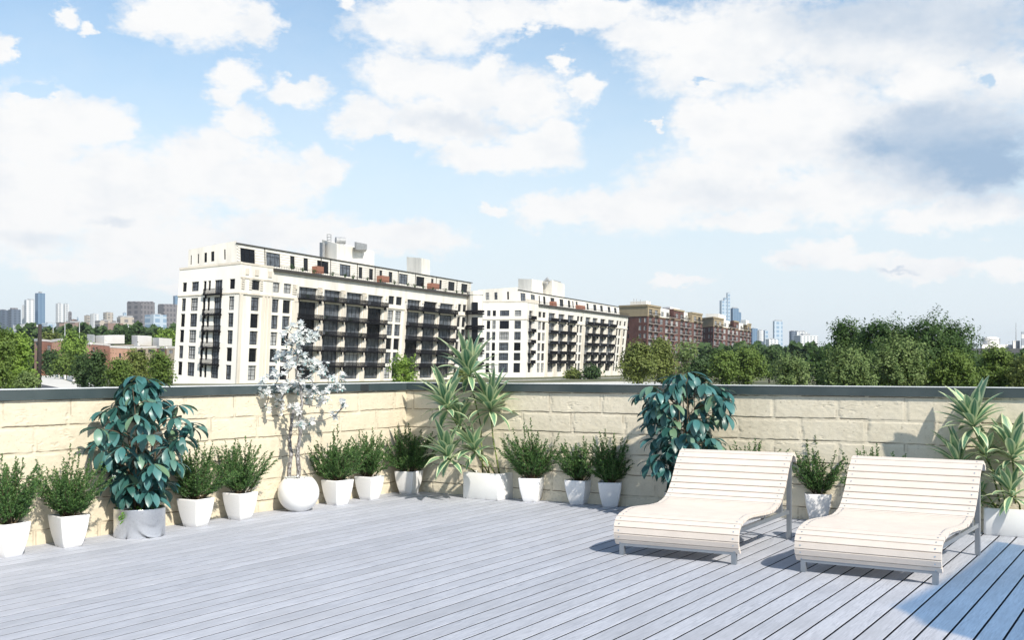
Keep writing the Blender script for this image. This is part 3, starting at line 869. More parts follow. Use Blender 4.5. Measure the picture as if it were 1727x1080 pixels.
g = G(235.5, 904)
rp = empty('rubber_plant', (g.x, g.y, 0)); tag(rp, 'tall blue green leafy plant in a round galvanised metal tub', 'potted plant')
m = MB(); m.lathe([(0.0, 0.0), (0.232, 0.0), (0.236, 0.004), (0.236, 0.262), (0.238, 0.268), (0.234, 0.272), (0.228, 0.268), (0.226, 0.235)], 56); tub = m.build('tub', M_TUB, rp, True)
m = MB(); m.lathe([(0.227, 0.235), (0.12, 0.25), (0.0, 0.252)], 32); m.build('soil', M_SOIL, rp)
clipped_ivy(rp, 0.255, 0.225, 3)
rubber(rp, 0.25, 1.27, 0.475, 12, 84, lambda v_: (0.52 + 0.48 * min(1, v_ / .5)) if v_ < .70 else max(.12, 1.0 - ((v_ - .70) / .30) ** .8 * .9))
g = G(1153, 873)
rp2 = empty('rubber_plant', (g.x, g.y, 0)); tag(rp2, 'tall blue green leafy plant behind the first slatted lounger', 'potted plant')
m = MB(); m.lathe([(0.0, 0.0), (0.200, 0.0), (0.204, 0.004), (0.204, 0.262), (0.206, 0.268), (0.202, 0.272), (0.197, 0.268), (0.195, 0.235)], 56); m.build('tub', M_TUB, rp2, True)
m = MB(); m.lathe([(0.196, 0.235), (0.12, 0.25), (0.0, 0.252)], 32); m.build('soil', M_SOIL, rp2)
rubber(rp2, 0.25, 1.30, 0.50, 47, 98, lambda v_: (0.55 + 0.45 * min(1, v_ / .5)) if v_ < .80 else max(.25, 1.0 - (v_ - .80) / .20 * .75))

# ---- dracaenas
def dracaena(root, heads, z0, seed, Y0, bases):
    r = random.Random(seed)
    for k, (px, py, dy, L, n) in enumerate(heads):
        h = P(px, py, Y0 + dy) - Vector(root.location); h = root_inv(root) @ h
        b = Vector(bases[k % len(bases)])
        cane = MB()
        mid = b.lerp(h, .5) + Vector((r.uniform(-.05, .05), r.uniform(-.04, .04), 0))
        pts = [b, b.lerp(mid, .5) + Vector((0, 0, .02)), mid, mid.lerp(h, .55), h, h + (h - mid).normalized() * .06]
        cane.tube(pts, [.0095, .009, .0085, .008, .0095, .004], 7)
        c = cane.build('cane', M_CANE, root, True)
        lf = MB()
        ax = (h - mid).normalized(); ax = (ax + Vector((0, 0, 1.2))).normalized()
        dd, s, nn = frame_of(ax)
        n = int(n * 1.2)
        for q in range(n):
            u = q / n                                   # 0 outer / old .. 1 heart
            a = q * 2.399963
            tilt = radians(110 - 100 * u ** 0.72 + r.uniform(-9, 9))
            d = ax * cos(tilt) + (s * cos(a) + nn * sin(a)) * sin(tilt)
            ll = L * (0.78 + 0.48 * u) * r.uniform(.85, 1.1)
            strap(lf, h + ax * (0.09 * u - .03), d, ll, ll * r.uniform(.20, .265), r.uniform(.55, 1.25) * (1.2 - .75 * u), .22, 8, 'strap', r.uniform(-.2, .2))
        lf.build('leaf_rosette', M_DRAC, root, True)
def root_inv(root):
    return Matrix.Rotation(-root.rotation_euler.z, 3, 'Z')
def planter_box(root, L, W, H, r_):
    p = MB(); hw = (L / 2, W / 2)
    rings = [square_ring((hw[0] - .006, hw[1] - .006), r_, 0), square_ring(hw, r_, 0.008), square_ring(hw, r_, H - .008), square_ring((hw[0] - .004, hw[1] - .004), r_, H),
             square_ring((hw[0] - .022, hw[1] - .022), r_ * .7, H), square_ring((hw[0] - .024, hw[1] - .024), r_ * .7, H - .05)]
    loft(p, rings); p.build('planter', M_POTS, root, True)
    s = MB(); loft(s, [square_ring((hw[0] - .023, hw[1] - .023), r_ * .6, H - .035)], False, True); so = s.build('soil', M_SOIL, root)
    g_ = MB(); rr = random.Random(8)
    for k in range(260):
        x = rr.uniform(-hw[0] + .03, hw[0] - .03); y = rr.uniform(-hw[1] + .03, hw[1] - .03); q = rr.uniform(.004, .011)
        M = Matrix.Translation((x, y, H - .032)) @ Matrix.Rotation(rr.uniform(0, 3), 4, (rr.random(), rr.random(), 1))
        g_.box(-q, q, -q * .8, q * .8, -q * .6, q * .6, M)
    o = g_.build('gravel', M_PEBB, so); o['kind'] = 'stuff'
g = G(824, 840.5)
dr = empty('dracaena', (g.x, g.y, 0), math.atan2(DR.y, DR.x))
tag(dr, 'tall variegated plant with pale edged strap leaves in the white planter at the centre', 'potted plant')
planter_box(dr, 0.54, 0.36, 0.32, 0.03)
bases = [(-.10, .02, .29), (.03, -.03, .29), (.14, .03, .29), (.06, .06, .29), (-.14, -.04, .29), (-.02, .05, .29)]
dracaena(dr, [(791, 633, -.05, .47, 30), (754, 690, -.25, .43, 26), (827, 692, -.10, .44, 28), (776, 718, .05, .36, 20), (757, 775, -.35, .40, 24), (801, 764, -.30, .36, 24)],
         .3, 2, g.y, bases)
g = G(1722, 903)
dr2 = empty('dracaena', (g.x, g.y, 0), math.atan2(DR.y, DR.x))
tag(dr2, 'variegated strap leaved plant in the white planter cut by the right edge', 'potted plant')
planter_box(dr2, 0.62, 0.36, 0.26, 0.03)
dracaena(dr2, [(1642, 722, -.02, .37, 30), (1664, 774, .0, .25, 18), (1708, 776, -.1, .36, 26), (1618, 790, .1, .34, 24), (1652, 846, .12, .28, 20), (1706, 838, -.15, .29, 20)],
         .25, 6, g.y, [(-.18, .02, .235), (-.12, -.03, .235), (-.05, .03, .235), (-.20, -.05, .235), (-.10, .06, .235), (.0, -.05, .235)])

# ---- flowering tree in the white globe planter
g = G(503.5, 862)
mg = empty('flowering_tree', (g.x, g.y, 0)); tag(mg, 'small tree with white flowers and flaking pale trunks in a white globe planter', 'potted tree')
prof = [(0.0, 0.0), (0.10, 0.0)]
for k in range(2, 27):
    a = -pi / 2 + (k / 27) * (pi * 0.80)
    prof.append((0.230 * cos(a), 0.203 + 0.222 * sin(a)))
prof += [(prof[-1][0] - .012, prof[-1][1] + .003), (prof[-1][0] - .024, prof[-1][1] - .03)]
prof = [p for i, p in enumerate(prof) if i < 2 or p[1] > 0.012 or p[0] > .10]
m = MB(); m.lathe(prof, 56); m.build('globe_planter', M_POTS, mg, True)
rimz = prof[-1][1] + .012; rimr = prof[-1][0]
m = MB(); m.lathe([(rimr + .002, rimz), (0, rimz + .01)], 32); m.build('soil', M_SOIL, mg)
r = random.Random(77)
m = MB()
for k in range(130):                                     # fallen petals lying on the rim
    a = r.uniform(0, 2 * pi) if k > 70 else r.uniform(2.6, 3.9); q = rimr * (r.random() ** .4) * (1.22 if k <= 70 else 1.0)
    p = Vector((cos(a) * q, sin(a) * q, rimz + .022 + r.uniform(0, .012)))
    strap(m, p, Vector((r.uniform(-1, 1), r.uniform(-1, 1), r.uniform(-.1, .2))), r.uniform(.03, .05), .024, .3, .2, 2, 'ovate')
m.build('fallen_petals', M_PETAL, mg, True)
Y0 = g.y
O = Vector((g.x, g.y, 0))
trunks, twigs, rest_fl = MB(), MB(), MB(); n_fl = 0
nodes = []                                               # (point, radius) skeleton
def trunk(pxs, r0, r1, dy):
    pts = [P(x, y, Y0 + d) - O for (x, y), d in zip(pxs, dy)]
    fine = []
    for i in range(len(pts) - 1):
        for j in range(4):
            u = j / 4
            fine.append(pts[i].lerp(pts[i + 1], u) + Vector((r.uniform(-.007, .007), r.uniform(-.007, .007), 0)))
    fine.append(pts[-1]); n = len(fine)
    rad = [(r0 + (r1 - r0) * i / (n - 1)) * r.uniform(.85, 1.15) for i in range(n)]
    trunks.tube(fine, rad, 8)
    nodes.extend([p for p in fine[n // 3:]])
trunk([(489, 822), (488, 790), (491, 765), (488, 740), (492, 715), (495, 690)], .024, .016, [-.03, -.02, .02, .0, .03, .02])
trunk([(503, 822), (504, 790), (502, 760), (506, 735), (505, 710), (509, 680), (506, 650), (499, 620), (505, 590), (500, 562)], .026, .007, [.03, .02, .0, .02, -.02, .0, .02, .0, -.03, .0])
# flower clusters read from the crown: (px, py, spread, count)
CL = [(500, 552, 10, 7), (508, 566, 14, 9), (494, 570, 9, 5), (520, 575, 11, 7), (500, 584, 12, 7), (478, 567, 6, 3), (526, 563, 7, 4),
      (502, 606, 14, 8), (520, 617, 14, 9), (536, 613, 12, 9), (545, 625, 8, 5), (490, 621, 11, 6), (478, 600, 7, 3), (466, 603, 4, 2),
      (463, 632, 7, 4), (445, 646, 8, 5), (437, 655, 10, 8), (448, 662, 8, 5), (470, 655, 10, 6), (485, 650, 9, 6), (500, 655, 11, 8), (505, 640, 10, 5),
      (525, 663, 10, 7), (540, 670, 10, 7), (517, 672, 8, 5), (555, 660, 6, 3), (560, 640, 5, 3), (575, 637, 6, 4), (570, 655, 8, 5), (582, 679, 6, 4), (565, 700, 6, 3),
      (449, 688, 6, 3), (480, 690, 8, 4), (500, 690, 9, 4), (472, 676, 9, 4), (505, 714, 8, 4), (520, 715, 7, 3), (540, 685, 7, 3), (468, 700, 6, 2), (530, 640, 8, 4)]
targets = []
for (x, y, s_, n) in CL:
    dy = r.uniform(-.22, .2)
    for k in range(int(n * 1.5)):
        targets.append(P(x + r.gauss(0, s_ * .62), y + r.gauss(0, s_ * .6), Y0 + dy + r.gauss(0, .05)) - O)
targets.sort(key=lambda p: (p - Vector((0, 0, .95))).length)
for tp in targets:
    best = min(nodes, key=lambda p: (p - tp).length + (0.5 if p.z > tp.z + .05 else 0))
    L = (tp - best).length
    pts = [best]
    k = max(2, int(L / .05))
    for i in range(1, k + 1):
        u = i / k
        q = best.lerp(tp, u) + Vector((r.uniform(-1, 1), r.uniform(-1, 1), r.uniform(-1, 1))) * (.012 if i < k else 0) + Vector((0, 0, -.05 * L * sin(pi * u)))
        pts.append(q); nodes.append(q)
    twigs.tube(pts, [.0055 * (1 - .6 * i / k) + .0006 for i in range(k + 1)], 5, False)
    # the flower
    face_d = ((tp - best).normalized() * .6 + Vector((r.uniform(-.6, .6), r.uniform(-1, .2), r.uniform(-.1, 1.0)))).normalized()
    d, s, n = frame_of(face_d)
    np_ = r.randint(5, 7); sz = r.uniform(.038, .062); op = r.uniform(.65, 1.30)
    fl = MB() if n_fl < 99 else rest_fl
    n_fl += 1
    fl.mi = 0
    for q in range(np_):
        a = 2 * pi * q / np_ + r.uniform(-.2, .2)
        pd = d * cos(op) + (s * cos(a) + n * sin(a)) * sin(op)
        strap(fl, tp, pd, sz * r.uniform(.85, 1.1), sz * .74, .40, .16, 3, 'ovate', r.uniform(-.3, .3))
    fl.mi = 1
    for q in range(2):
        a = 2 * pi * q / 2 + r.random() * 3
        pd = d * -.3 + (s * cos(a) + n * sin(a))
        strap(fl, tp - d * .008, pd, sz * r.uniform(.6, 1.0), sz * .40, .5, .2, 2, 'ovate')
    if fl is not rest_fl: fl.build('flower', [M_PETAL, M_SEPAL], mg, True)
for k in range(26):                                      # bare twigs low on the trunks
    b = r.choice(nodes[:26]); a = r.uniform(0, 2 * pi)
    e = b + Vector((cos(a), sin(a) * .7, r.uniform(.0, .9))) * r.uniform(.05, .15)
    mdl = b.lerp(e, .5) + Vector((0, 0, -.012))
    twigs.tube([b, mdl, e], [.004, .0028, .001], 4, False)
trunks.build('trunk', M_BARK, mg, True); twigs.build('branches', M_TWIG, mg, True)
o = rest_fl.build('flower', [M_PETAL, M_SEPAL], mg, True); o['kind'] = 'stuff'

# ---- added unseen sheet right of the view, casts the blue shade on the deck
t = MT('added blue tinted plastic'); v = t.coord('Object')
t.set(Base_Color=t.ramp(t.noise(v, 3, 4, .6), [(.3, (.40, .60, .86)), (.7, (.44, .65, .90))]), Roughness=.3)
tb = t.n.new('ShaderNodeBsdfTransparent'); tb.inputs[0].default_value = (.22, .40, .64, 1)
mx = t.n.new('ShaderNodeMixShader'); mx.inputs[0].default_value = .96
t.l.new(t.p.outputs[0], mx.inputs[1]); t.l.new(tb.outputs[0], mx.inputs[2]); t.l.new(mx.outputs[0], t.out.inputs[0])
M_SHADE_SHEET = t.m
SH = 3.2; sunk = Vector((SUN_DIR.x, SUN_DIR.y, 0)) * (SH / math.tan(SUN_EL))
cA, cB, cC = Vector((2.40, 7.46, SH)) + sunk, Vector((4.45, 10.55, SH)) + sunk, Vector((4.6, 2.0, SH)) + sunk
cE = cB + cC - cA + Vector((1.2, -.3, 0))
sl = empty('added_canopy', (cA.x, cA.y, 0)); tag(sl, 'unseen blue tinted sheet on posts, added to cast the deck shade at lower right', 'added_canopy')
m = MB(); N = 14; q = []
for i in range(N + 1):
    for j in range(N + 1):
        u, w = i / N, j / N
        su, sw = u + .03 * (0.5 - u) * sin(pi * w), w + .03 * (0.5 - w) * sin(pi * u)
        rc = max(0.0, .07 - u) * max(0.0, .07 - w) / .07; su += rc * .6; sw += rc * .6
        p = (cA * (1 - su) + cB * su) * (1 - sw) + (cC * (1 - su) + cE * su) * sw
        q.append(p + Vector((0, 0, -.10 * sin(pi * u) * sin(pi * w))))
m.verts_faces(q, [(i * (N + 1) + j, (i + 1) * (N + 1) + j, (i + 1) * (N + 1) + j + 1, i * (N + 1) + j + 1) for i in range(N) for j in range(N)])
m.build('added_shade_sheet', M_SHADE_SHEET, sl, True, origin=(cA.x, cA.y, 0))
ctr = (cA + cB + cC + cE) / 4
for c in (cC, cE, (cB * .35 + cE * .65)):
    o_ = (ctr - c).normalized() * .22
    m = MB(); m.tube([(c.x + o_.x, c.y + o_.y, 0), (c.x + o_.x, c.y + o_.y, SH - .01)], [.04, .04], 10); m.bar(c, c + o_, .012); m.build('post', M_STEEL, sl, False, origin=(cA.x, cA.y, 0))

# ================================================================== CITY BEYOND
GZ = -2.4                                     # street level
def GP(px, py, z=GZ): return G(px, py, z)
M_GRASS = None
t = MT('dry grass ground'); v = t.coord('Object')
t.set(Base_Color=t.ramp(t.noise(v, .05, 8, .7), [(0.35, (0.06, 0.075, 0.03)), (0.5, (0.11, 0.115, 0.055)), (0.65, (0.20, 0.18, 0.11))]), Roughness=0.95)
M_GRASS = t.m
M_CONC = simple('pale concrete road', (0.62, 0.60, 0.55), .9, 0, .12, .3)
M_ROAD_SHADOW = simple('shadowed asphalt', (0.055, 0.055, 0.058), .9, 0, .2, .5)
M_PAVE = simple('pale pavement', (0.50, 0.48, 0.45), .9, 0, .1, .5)
gm = MB(); gm.face([(-6000, -200, GZ), (6000, -200, GZ), (6000, 7000, GZ), (-6000, 7000, GZ)])
tag(gm.build('ground', M_GRASS), kind='structure')
def sheet(name, pxs, z, mat):
    m = MB(); pts = [GP(x, y, GZ) for x, y in pxs]; pts = [(p.x, p.y, z) for p in pts]
    a = sum(pts[i][0] * pts[(i + 1) % len(pts)][1] - pts[(i + 1) % len(pts)][0] * pts[i][1] for i in range(len(pts)))
    if a < 0: pts.reverse()
    m.face(pts); return tag(m.build(name, mat), kind='structure')
sheet('road', [(69, 629.6), (74, 629.6), (125, 646.5), (178, 668), (40, 668), (64, 640)], GZ + .006, M_CONC)
sheet('road_shadow', [(40, 668), (63, 647.5), (97, 654), (160, 668)], GZ + .012, M_ROAD_SHADOW)  # dark sheet paints the shadow lying on the road
sheet('pavement', [(76, 629.6), (79, 629.6), (150, 647), (215, 662), (200, 662), (130, 646)], GZ + .12, M_PAVE)
sheet('kerb_path', [(830, 642.6), (1062, 636.6), (1062, 637.2), (830, 643.6)], GZ + .012, M_PAVE)
sheet('yard', [(700, 640), (1065, 637.0), (1160, 641), (1160, 660), (650, 660)], GZ + .006, M_GRASS)
sheet('access_road', [(872, 646.8), (1040, 644.2), (1125, 645.5), (1150, 649), (1000, 654), (850, 653)], GZ + .012, M_CONC)

class Facade:
    def __init__(s, bl, br, tl, tr):
        s.bl, s.br, s.tl, s.tr = map(Vector, (bl, br, tl, tr))
        s.L = (s.br - s.bl).length; s.H = (s.tl - s.bl).length
        n = (s.br - s.bl).cross(s.tl - s.bl).normalized()
        c = (s.bl + s.br + s.tl + s.tr) / 4
        if n.dot(Vector((0, 0, EYE)) - c) < 0: n = -n
        s.n = n; s.flip = (s.br - s.bl).cross(s.tl - s.bl).dot(n) < 0
    def __call__(s, u, v, w=0.0):
        return (s.bl * (1 - u) + s.br * u) * (1 - v) + (s.tl * (1 - u) + s.tr * u) * v + s.n * w
    def px(s, u, v):
        p = s(u, v); return HX + FPX * p.x / p.y
    def u_at(s, px, v):
        a, b = -.3, 1.5; fa = s.px(a, v) - px
        for _ in range(50):
            m_ = (a + b) / 2; fm = s.px(m_, v) - px
            if (fm < 0) == (fa < 0): a, fa = m_, fm
            else: b = m_
        return (a + b) / 2
    def quad(s, mb, u0, u1, v0, v1, w=0.0):
        pts = [s(u0, v0, w), s(u1, v0, w), s(u1, v1, w), s(u0, v1, w)]
        if s.flip: pts.reverse()
        mb.face(pts)
    def box(s, mb, u0, u1, v0, v1, w0, w1):
        mb.box(u0, u1, w0, w1, v0, v1, fn=lambda a, b, c: s(a, c, b))
    def wall(s, mb, u0, u1, v0, v1, ops, depth):
        us = sorted({u0, u1, *[o[0] for o in ops], *[o[1] for o in ops]}); us = [u for u in us if u0 <= u <= u1]
        vs = sorted({v0, v1, *[o[2] for o in ops], *[o[3] for o in ops]}); vs = [v for v in vs if v0 <= v <= v1]
        for i in range(len(us) - 1):
            run = None
            for j in range(len(vs) - 1):
                cu, cv = (us[i] + us[i + 1]) / 2, (vs[j] + vs[j + 1]) / 2
                op = any(o[0] < cu < o[1] and o[2] < cv < o[3] for o in ops)
                if not op: run = vs[j] if run is None else run
                if op or j == len(vs) - 2:
                    e = vs[j] if op else vs[j + 1]
                    if run is not None and e > run: s.quad(mb, us[i], us[i + 1], run, e)
                    run = None
        for a, b, c, d in ops:
            for (ua, va, ub, vb) in ((a, c, b, c), (b, c, b, d), (b, d, a, d), (a, d, a, c)):
                mb.face([s(ua, va, 0), s(ub, vb, 0), s(ub, vb, -depth), s(ua, va, -depth)])

t = MT('dark window glass'); 
t.set(Base_Color=t.ramp(t.objrand(), [(0, (0.004, 0.005, 0.007)), (.6, (0.010, 0.012, 0.016)), (1, (0.035, 0.04, 0.045))]), Roughness=0.12, Specular_IOR_Level=0.10)
M_GLASS = t.m
M_BLIND = simple('window with pale blind', (0.32, 0.33, 0.335), .3, 0, .3, .6)
M_MID = simple('window with grey curtain and sky sheen', (0.085, 0.097, 0.115), .2, 0, .6, .8)  # curtain grey; also paints in the sky mirrored by the panes
M_FRAME = simple('black window frame', (0.010, 0.010, 0.012), .6, spec=.2)
M_FRAME2 = simple('charcoal window frame', (0.03, 0.031, 0.034), .6, spec=.2)
M_WFRAME = simple('pale window frame', (0.55, 0.53, 0.48), .6)
def white_wall(name, c, streak=.16):
    t = MT(name); v = t.coord('Object', (1, 1, .18)); v2 = t.coord('Object')
    a = t.math('ADD', t.math('MULTIPLY', t.noise(v, .35, 6, .65), .6), t.math('MULTIPLY', t.noise(v2, .06, 5, .6), .4))
    t.set(Base_Color=t.ramp(a, [(0.34, tuple(x * (1 - streak * 1.6) for x in c)), (0.52, c), (0.7, tuple(min(.9, x * 1.06) for x in c))]), Roughness=.85, Specular_IOR_Level=.25)
    return t.m
M_TERRA = white_wall('cream terracotta facade', (0.745, 0.72, 0.66))
M_TERRA_L = white_wall('white terracotta facade', (0.80, 0.785, 0.74), .08)
M_TRIM = white_wall('cream trim', (0.66, 0.61, 0.53))
M_DARKM = simple('black balcony steel', (0.007, 0.007, 0.009), .7, spec=.15)
M_CORN = simple('dark cornice', (0.05, 0.045, 0.04), .6)
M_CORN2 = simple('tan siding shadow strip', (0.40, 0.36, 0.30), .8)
M_ROOFG = simple('grey roof membrane', (0.30, 0.30, 0.29), .9)
M_RUST = simple('red brown terrace screen', (0.26, 0.115, 0.075), .8)
M_AC = simple('grey roof unit', (0.33, 0.34, 0.35), .6, .2, .2, 1.5)
M_BPLANT = leaf_mat('balcony greenery', [(0.03, .07, .02), (.07, .13, .04)], .6, .2)

def add_windows(root, org, specs):
    """specs: (facade, u0, u1, v0, v1, nx, ny, depth).  The largest hundred are parts of their own."""
    r = random.Random(len(specs))
    def area(sp):
        F, u0, u1, v0, v1 = sp[:5]; a = F(u0, v0); b = F(u1, v1)
        return abs((a.x / a.y - b.x / b.y) * ((a.z - EYE) / a.y - (b.z - EYE) / b.y))
    specs = sorted(specs, key=area, reverse=True)
    rest_f, rest = MB(), MB()
    for i, (F, u0, u1, v0, v1, nx, ny, dep, fm) in enumerate(specs):
        one = i < (100 if len(specs) <= 100 else 99)
        f = MB() if one else rest_f
        bu, bv = .13 / F.L, .13 / F.H; w0, w1 = -dep + .06, -dep + .20
        F.box(f, u0, u0 + bu, v0, v1, w0, w1); F.box(f, u1 - bu, u1, v0, v1, w0, w1)
        F.box(f, u0 + bu, u1 - bu, v0, v0 + bv, w0, w1); F.box(f, u0 + bu, u1 - bu, v1 - bv, v1, w0, w1)
        for k in range(1, nx):
            uu = u0 + (u1 - u0) * k / nx; F.box(f, uu - bu * .42, uu + bu * .42, v0 + bv, v1 - bv, w0, w1 - .03)
        for k in ny:
            vv = v0 + (v1 - v0) * k; F.box(f, u0 + bu, u1 - bu, vv - bv * .42, vv + bv * .42, w0, w1 - .045)
        q = r.random(); q = .2 + .8 * q if F.L < 40 else (.28 + .6 * q if nx >= 3 else q); gm_ = M_GLASS if q < .42 else (M_MID if q < .80 else M_BLIND)  # short end walls get paler panes, standing in for reflected sky
        g_ = MB() if one else rest
        F.quad(g_, u0 + bu * .3, u1 - bu * .3, v0 + bv * .3, v1 - bv * .3, -dep + .10)
        if one:
            if q > .8 and q < .9:                 # half drawn blind
                pass
            fo = f.build('window', fm, root, origin=org); g_.build('pane', gm_, fo, origin=org)
    if rest.f:
        fo = rest_f.build('window', M_FRAME, root, origin=org); fo['kind'] = 'stuff'
        po = rest.build('pane', M_GLASS, fo, origin=org); po['kind'] = 'stuff'

def add_balcony(root, org, F, u0, u1, v, out=1.5, solid=False, rh=1.15, r=random.Random(5)):
    b = MB(); th = .34 / F.H
    F.box(b, u0, u1, v - th, v, 0.0, out)
    for uu in (u0 + .25 / F.L, u1 - .25 / F.L):        # brackets
        F.box(b, uu - .08 / F.L, uu + .08 / F.L, v - th - .7 / F.H, v - th, 0, out * .5)
    bo = b.build('balcony', M_DARKM, root, origin=org)
    m = MB(); h = rh / F.H; bu = .05 / F.L
    F.box(m, u0, u1, v + h - .09 / F.H, v + h, out - .08, out)
    F.box(m, u0, u1, v + .12 / F.H, v + .2 / F.H, out - .07, out - .01)
    n = max(4, int((u1 - u0) * F.L / .17))
    for k in range(n + 1):
        uu = u0 + (u1 - u0 - bu) * k / n
        F.box(m, uu, uu + bu, v, v + h - .09 / F.H, out - .065, out - .015)
    for uu in (u0, u1 - bu):
        F.box(m, uu, uu + bu, v + h - .09 / F.H, v + h, 0, out - .08)
        for k in range(1, 5): F.box(m, uu, uu + bu, v, v + h - .09 / F.H, out * k / 5, out * k / 5 + .06)
    if solid:
        F.quad(m, u0, u1, v + .1 / F.H, v + h * .9, out - .04)
    m.build('railing', M_DARKM, bo, origin=org)
    return bo
def balcony_plants(F, u0, u1, v, out, n, r, label, grp):
    for k in range(n):
        m = MB(); c = F(r.uniform(u0 + .1 * (u1 - u0), u1 - .1 * (u1 - u0)), v, out * r.uniform(.35, .75)); s = r.uniform(.45, .8)
        for q in range(60):
            p = c + Vector((r.gauss(0, s * .38), r.gauss(0, s * .38), abs(r.gauss(.6, .4)) * s + .2)); 
            d = Vector((r.gauss(0, 1), r.gauss(0, 1), r.gauss(0, 1))).normalized(); e = d.cross(Vector((r.gauss(0, 1), r.gauss(0, 1), r.gauss(0, 1)))).normalized()
            m.face([p - d * .16, p + e * .10, p + d * .16, p - e * .10])
        m.box(c.x - .22, c.x + .22, c.y - .22, c.y + .22, c.z, c.z + .42)
        tag(m.build('balcony_plant', M_BPLANT, origin=c), label, 'plant', grp)

def prism4(mb, xl, ytl, xc, ytc, xr, ytr, yb, D, dl, dr_, zb=None):
    """box-like block seen corner on: left, nearest and right vertical edges given where they are seen"""
    c, l, r_ = P(xc, ytc, D), P(xl, ytl, D + dl), P(xr, ytr, D + dr_)
    k = l + r_ - c
    top = [l, c, r_, k]
    if zb is None: zs = [P(xl, yb, D + dl).z, P(xc, yb, D).z, P(xr, yb, D + dr_).z]; zs.append(sum(zs) / 3)
    else: zs = [zb] * 4
    bot = [Vector((p.x, p.y, z)) for p, z in zip(top, zs)]
    mb.verts_faces(bot + top, [(4, 5, 6, 7), (3, 2, 1, 0), (0, 1, 5, 4), (1, 2, 6, 5), (2, 3, 7, 6), (3, 0, 4, 7)])
    return c

# ------------------------------------------------------------------ long cream loft building
ROW1 = [(.786, .869), (.614, .727), (.474, .590), (.335, .447), (.193, .306), (.043, .163)]
org = P(398, 651, 286); org.z = GZ
b1 = empty('apartment_building', org)
tag(b1, 'large cream loft apartment building with black balconies, nearest and leftmost of the two', 'building', 'cream loft buildings')
F1 = Facade(P(398, 651, 286), P(784, 643.5, 415), P(407, 442, 286), P(795, 496, 415))
E1 = Facade(P(292, 640, 292), P(398, 651, 286), P(303, 453, 292), P(407, 442, 286))
def cols(F, pairs, v=.53): return [(F.u_at(a, v), F.u_at(b, v)) for a, b in pairs]
ops, specs, bal = [], [], []
narrow = cols(F1, [(422.2, 436), (457.5, 469.2), (475.7, 488.7), (652.3, 662.2), (665, 675.2), (769.3, 774.8), (777.5, 783.5)])
bays = cols(F1, [(501.8, 533.4), (544.2, 573), (582, 609), (618, 643.6), (684.2, 707), (711.6, 734.6), (738.4, 762)])
for i, (a, b) in enumerate(narrow):
    for k, (v0, v1) in enumerate(ROW1):
        if i == 0 and k == 0: v0, v1 = v0, v1 - .004
        ops.append((a, b, v0, v1)); specs.append((F1, a, b, v0, v1, 2, (.30, .72) if k else (.5,), .55, M_FRAME))
for i, (a, b) in enumerate(bays):
    for k, (v0, v1) in enumerate(ROW1):
        v0b = v0 - (.028 if k < 5 else 0); v1b = v1 + (-.012 if k == 0 else .004)
        ops.append((a, b, v0b, v1b)); specs.append((F1, a, b, v0b, v1b, 4, (.74,), .9, M_FRAME2))
        if k < 5: bal.append((F1, a - 1.0 / F1.L, b + 1.0 / F1.L, v0b - .002))
opsE = []
ce = cols(E1, [(304.6, 311.6), (320, 332), (340, 345), (348, 352.4), (359.3, 372), (384.3, 393.4)])
for i, (a, b) in enumerate(ce):
    for k, (v0, v1) in enumerate(ROW1):
        if i == 4: v0 -= .03 if k < 5 else 0
        opsE.append((a, b, v0, v1)); specs.append((E1, a, b, v0, v1, (2, 3, 2, 2, 3, 2)[i], (.30, .72) if k else (.5,), .55, M_FRAME))
        if i == 4 and k < 5: bal.append((E1, a - 2.6 / E1.L, b + .25 / E1.L, v0 - .002))
m = MB(); F1.wall(m, 0, 1.0, -.04, .985, ops, .9); m.build('wall', M_TERRA, b1, origin=org)
m = MB(); E1.wall(m, 0, 1.0, -.12, 1.0, opsE, .6); m.build('wall', M_TERRA_L, b1, origin=org)
# corner pavilion parapet, cornice, pilasters and bands
tr = MB(); ua = F1.u_at(461, .98)
F1.box(tr, 0, ua, .985, 1.0, -.6, .12)
F1.box(tr, 0, ua, .872, .884, .003, .18)
for a, b in cols(F1, [(402, 406.5), (440, 444), (451.5, 455), (446, 449)]): F1.box(tr, a, b, .0, .745, .003, .30)
F1.box(tr, 0, 1, .742, .756, .003, .34)
F1.box(tr, 0, 1, .0, .022, .003, .25)
E1.box(tr, 0, 1, .745, .757, .003, .22); E1.box(tr, 0, 1, .985, 1.004, -.5, .15)
for (a, b) in cols(F1, [(534.5, 543.2), (574, 581), (610, 617.2), (645, 650.5), (678.5, 683.2), (707.6, 711), (735.2, 737.8), (763, 767.5), (490.8, 500.5)]):
    F1.box(tr, a + .0005, b - .0005, -.02, .72, .003, .38)                         # columns between the bays
    F1.box(tr, a + (b - a) * .2, b - (b - a) * .2, .72, .742, .003, .5)
    F1.box(tr, (a + b) / 2 - .25 / F1.L, (a + b) / 2 + .25 / F1.L, .83, .86, .003, .5)
for (a, b) in cols(F1, [(414, 419.5), (430, 436), (452.5, 458)], .93):               # carved panels of the pavilion
    F1.box(tr, a, b, .905, .955, .003, .2)
for k in range(9):                                                                  # rusticated quoins beside the top windows
    v_ = .786 + .0095 * k
    if k % 2 == 0:
        for (a, b) in cols(F1, [(407.5, 412), (420, 424.3), (439, 443), (493, 500.5), (536, 543.5), (574.5, 581.5), (611, 617.5)], .83): F1.box(tr, a, b, v_, v_ + .008, .003, .22)
tr.build('stone_trim', M_TRIM, b1, origin=org)
cn = MB(); F1.box(cn, ua, 1.005, .962, .985, .003, .85); cn.build('cornice', M_CORN, b1, origin=org)
for (F, a, b, v) in bal: add_balcony(b1, org, F, a, b, v, 1.5 if F is F1 else 1.2)
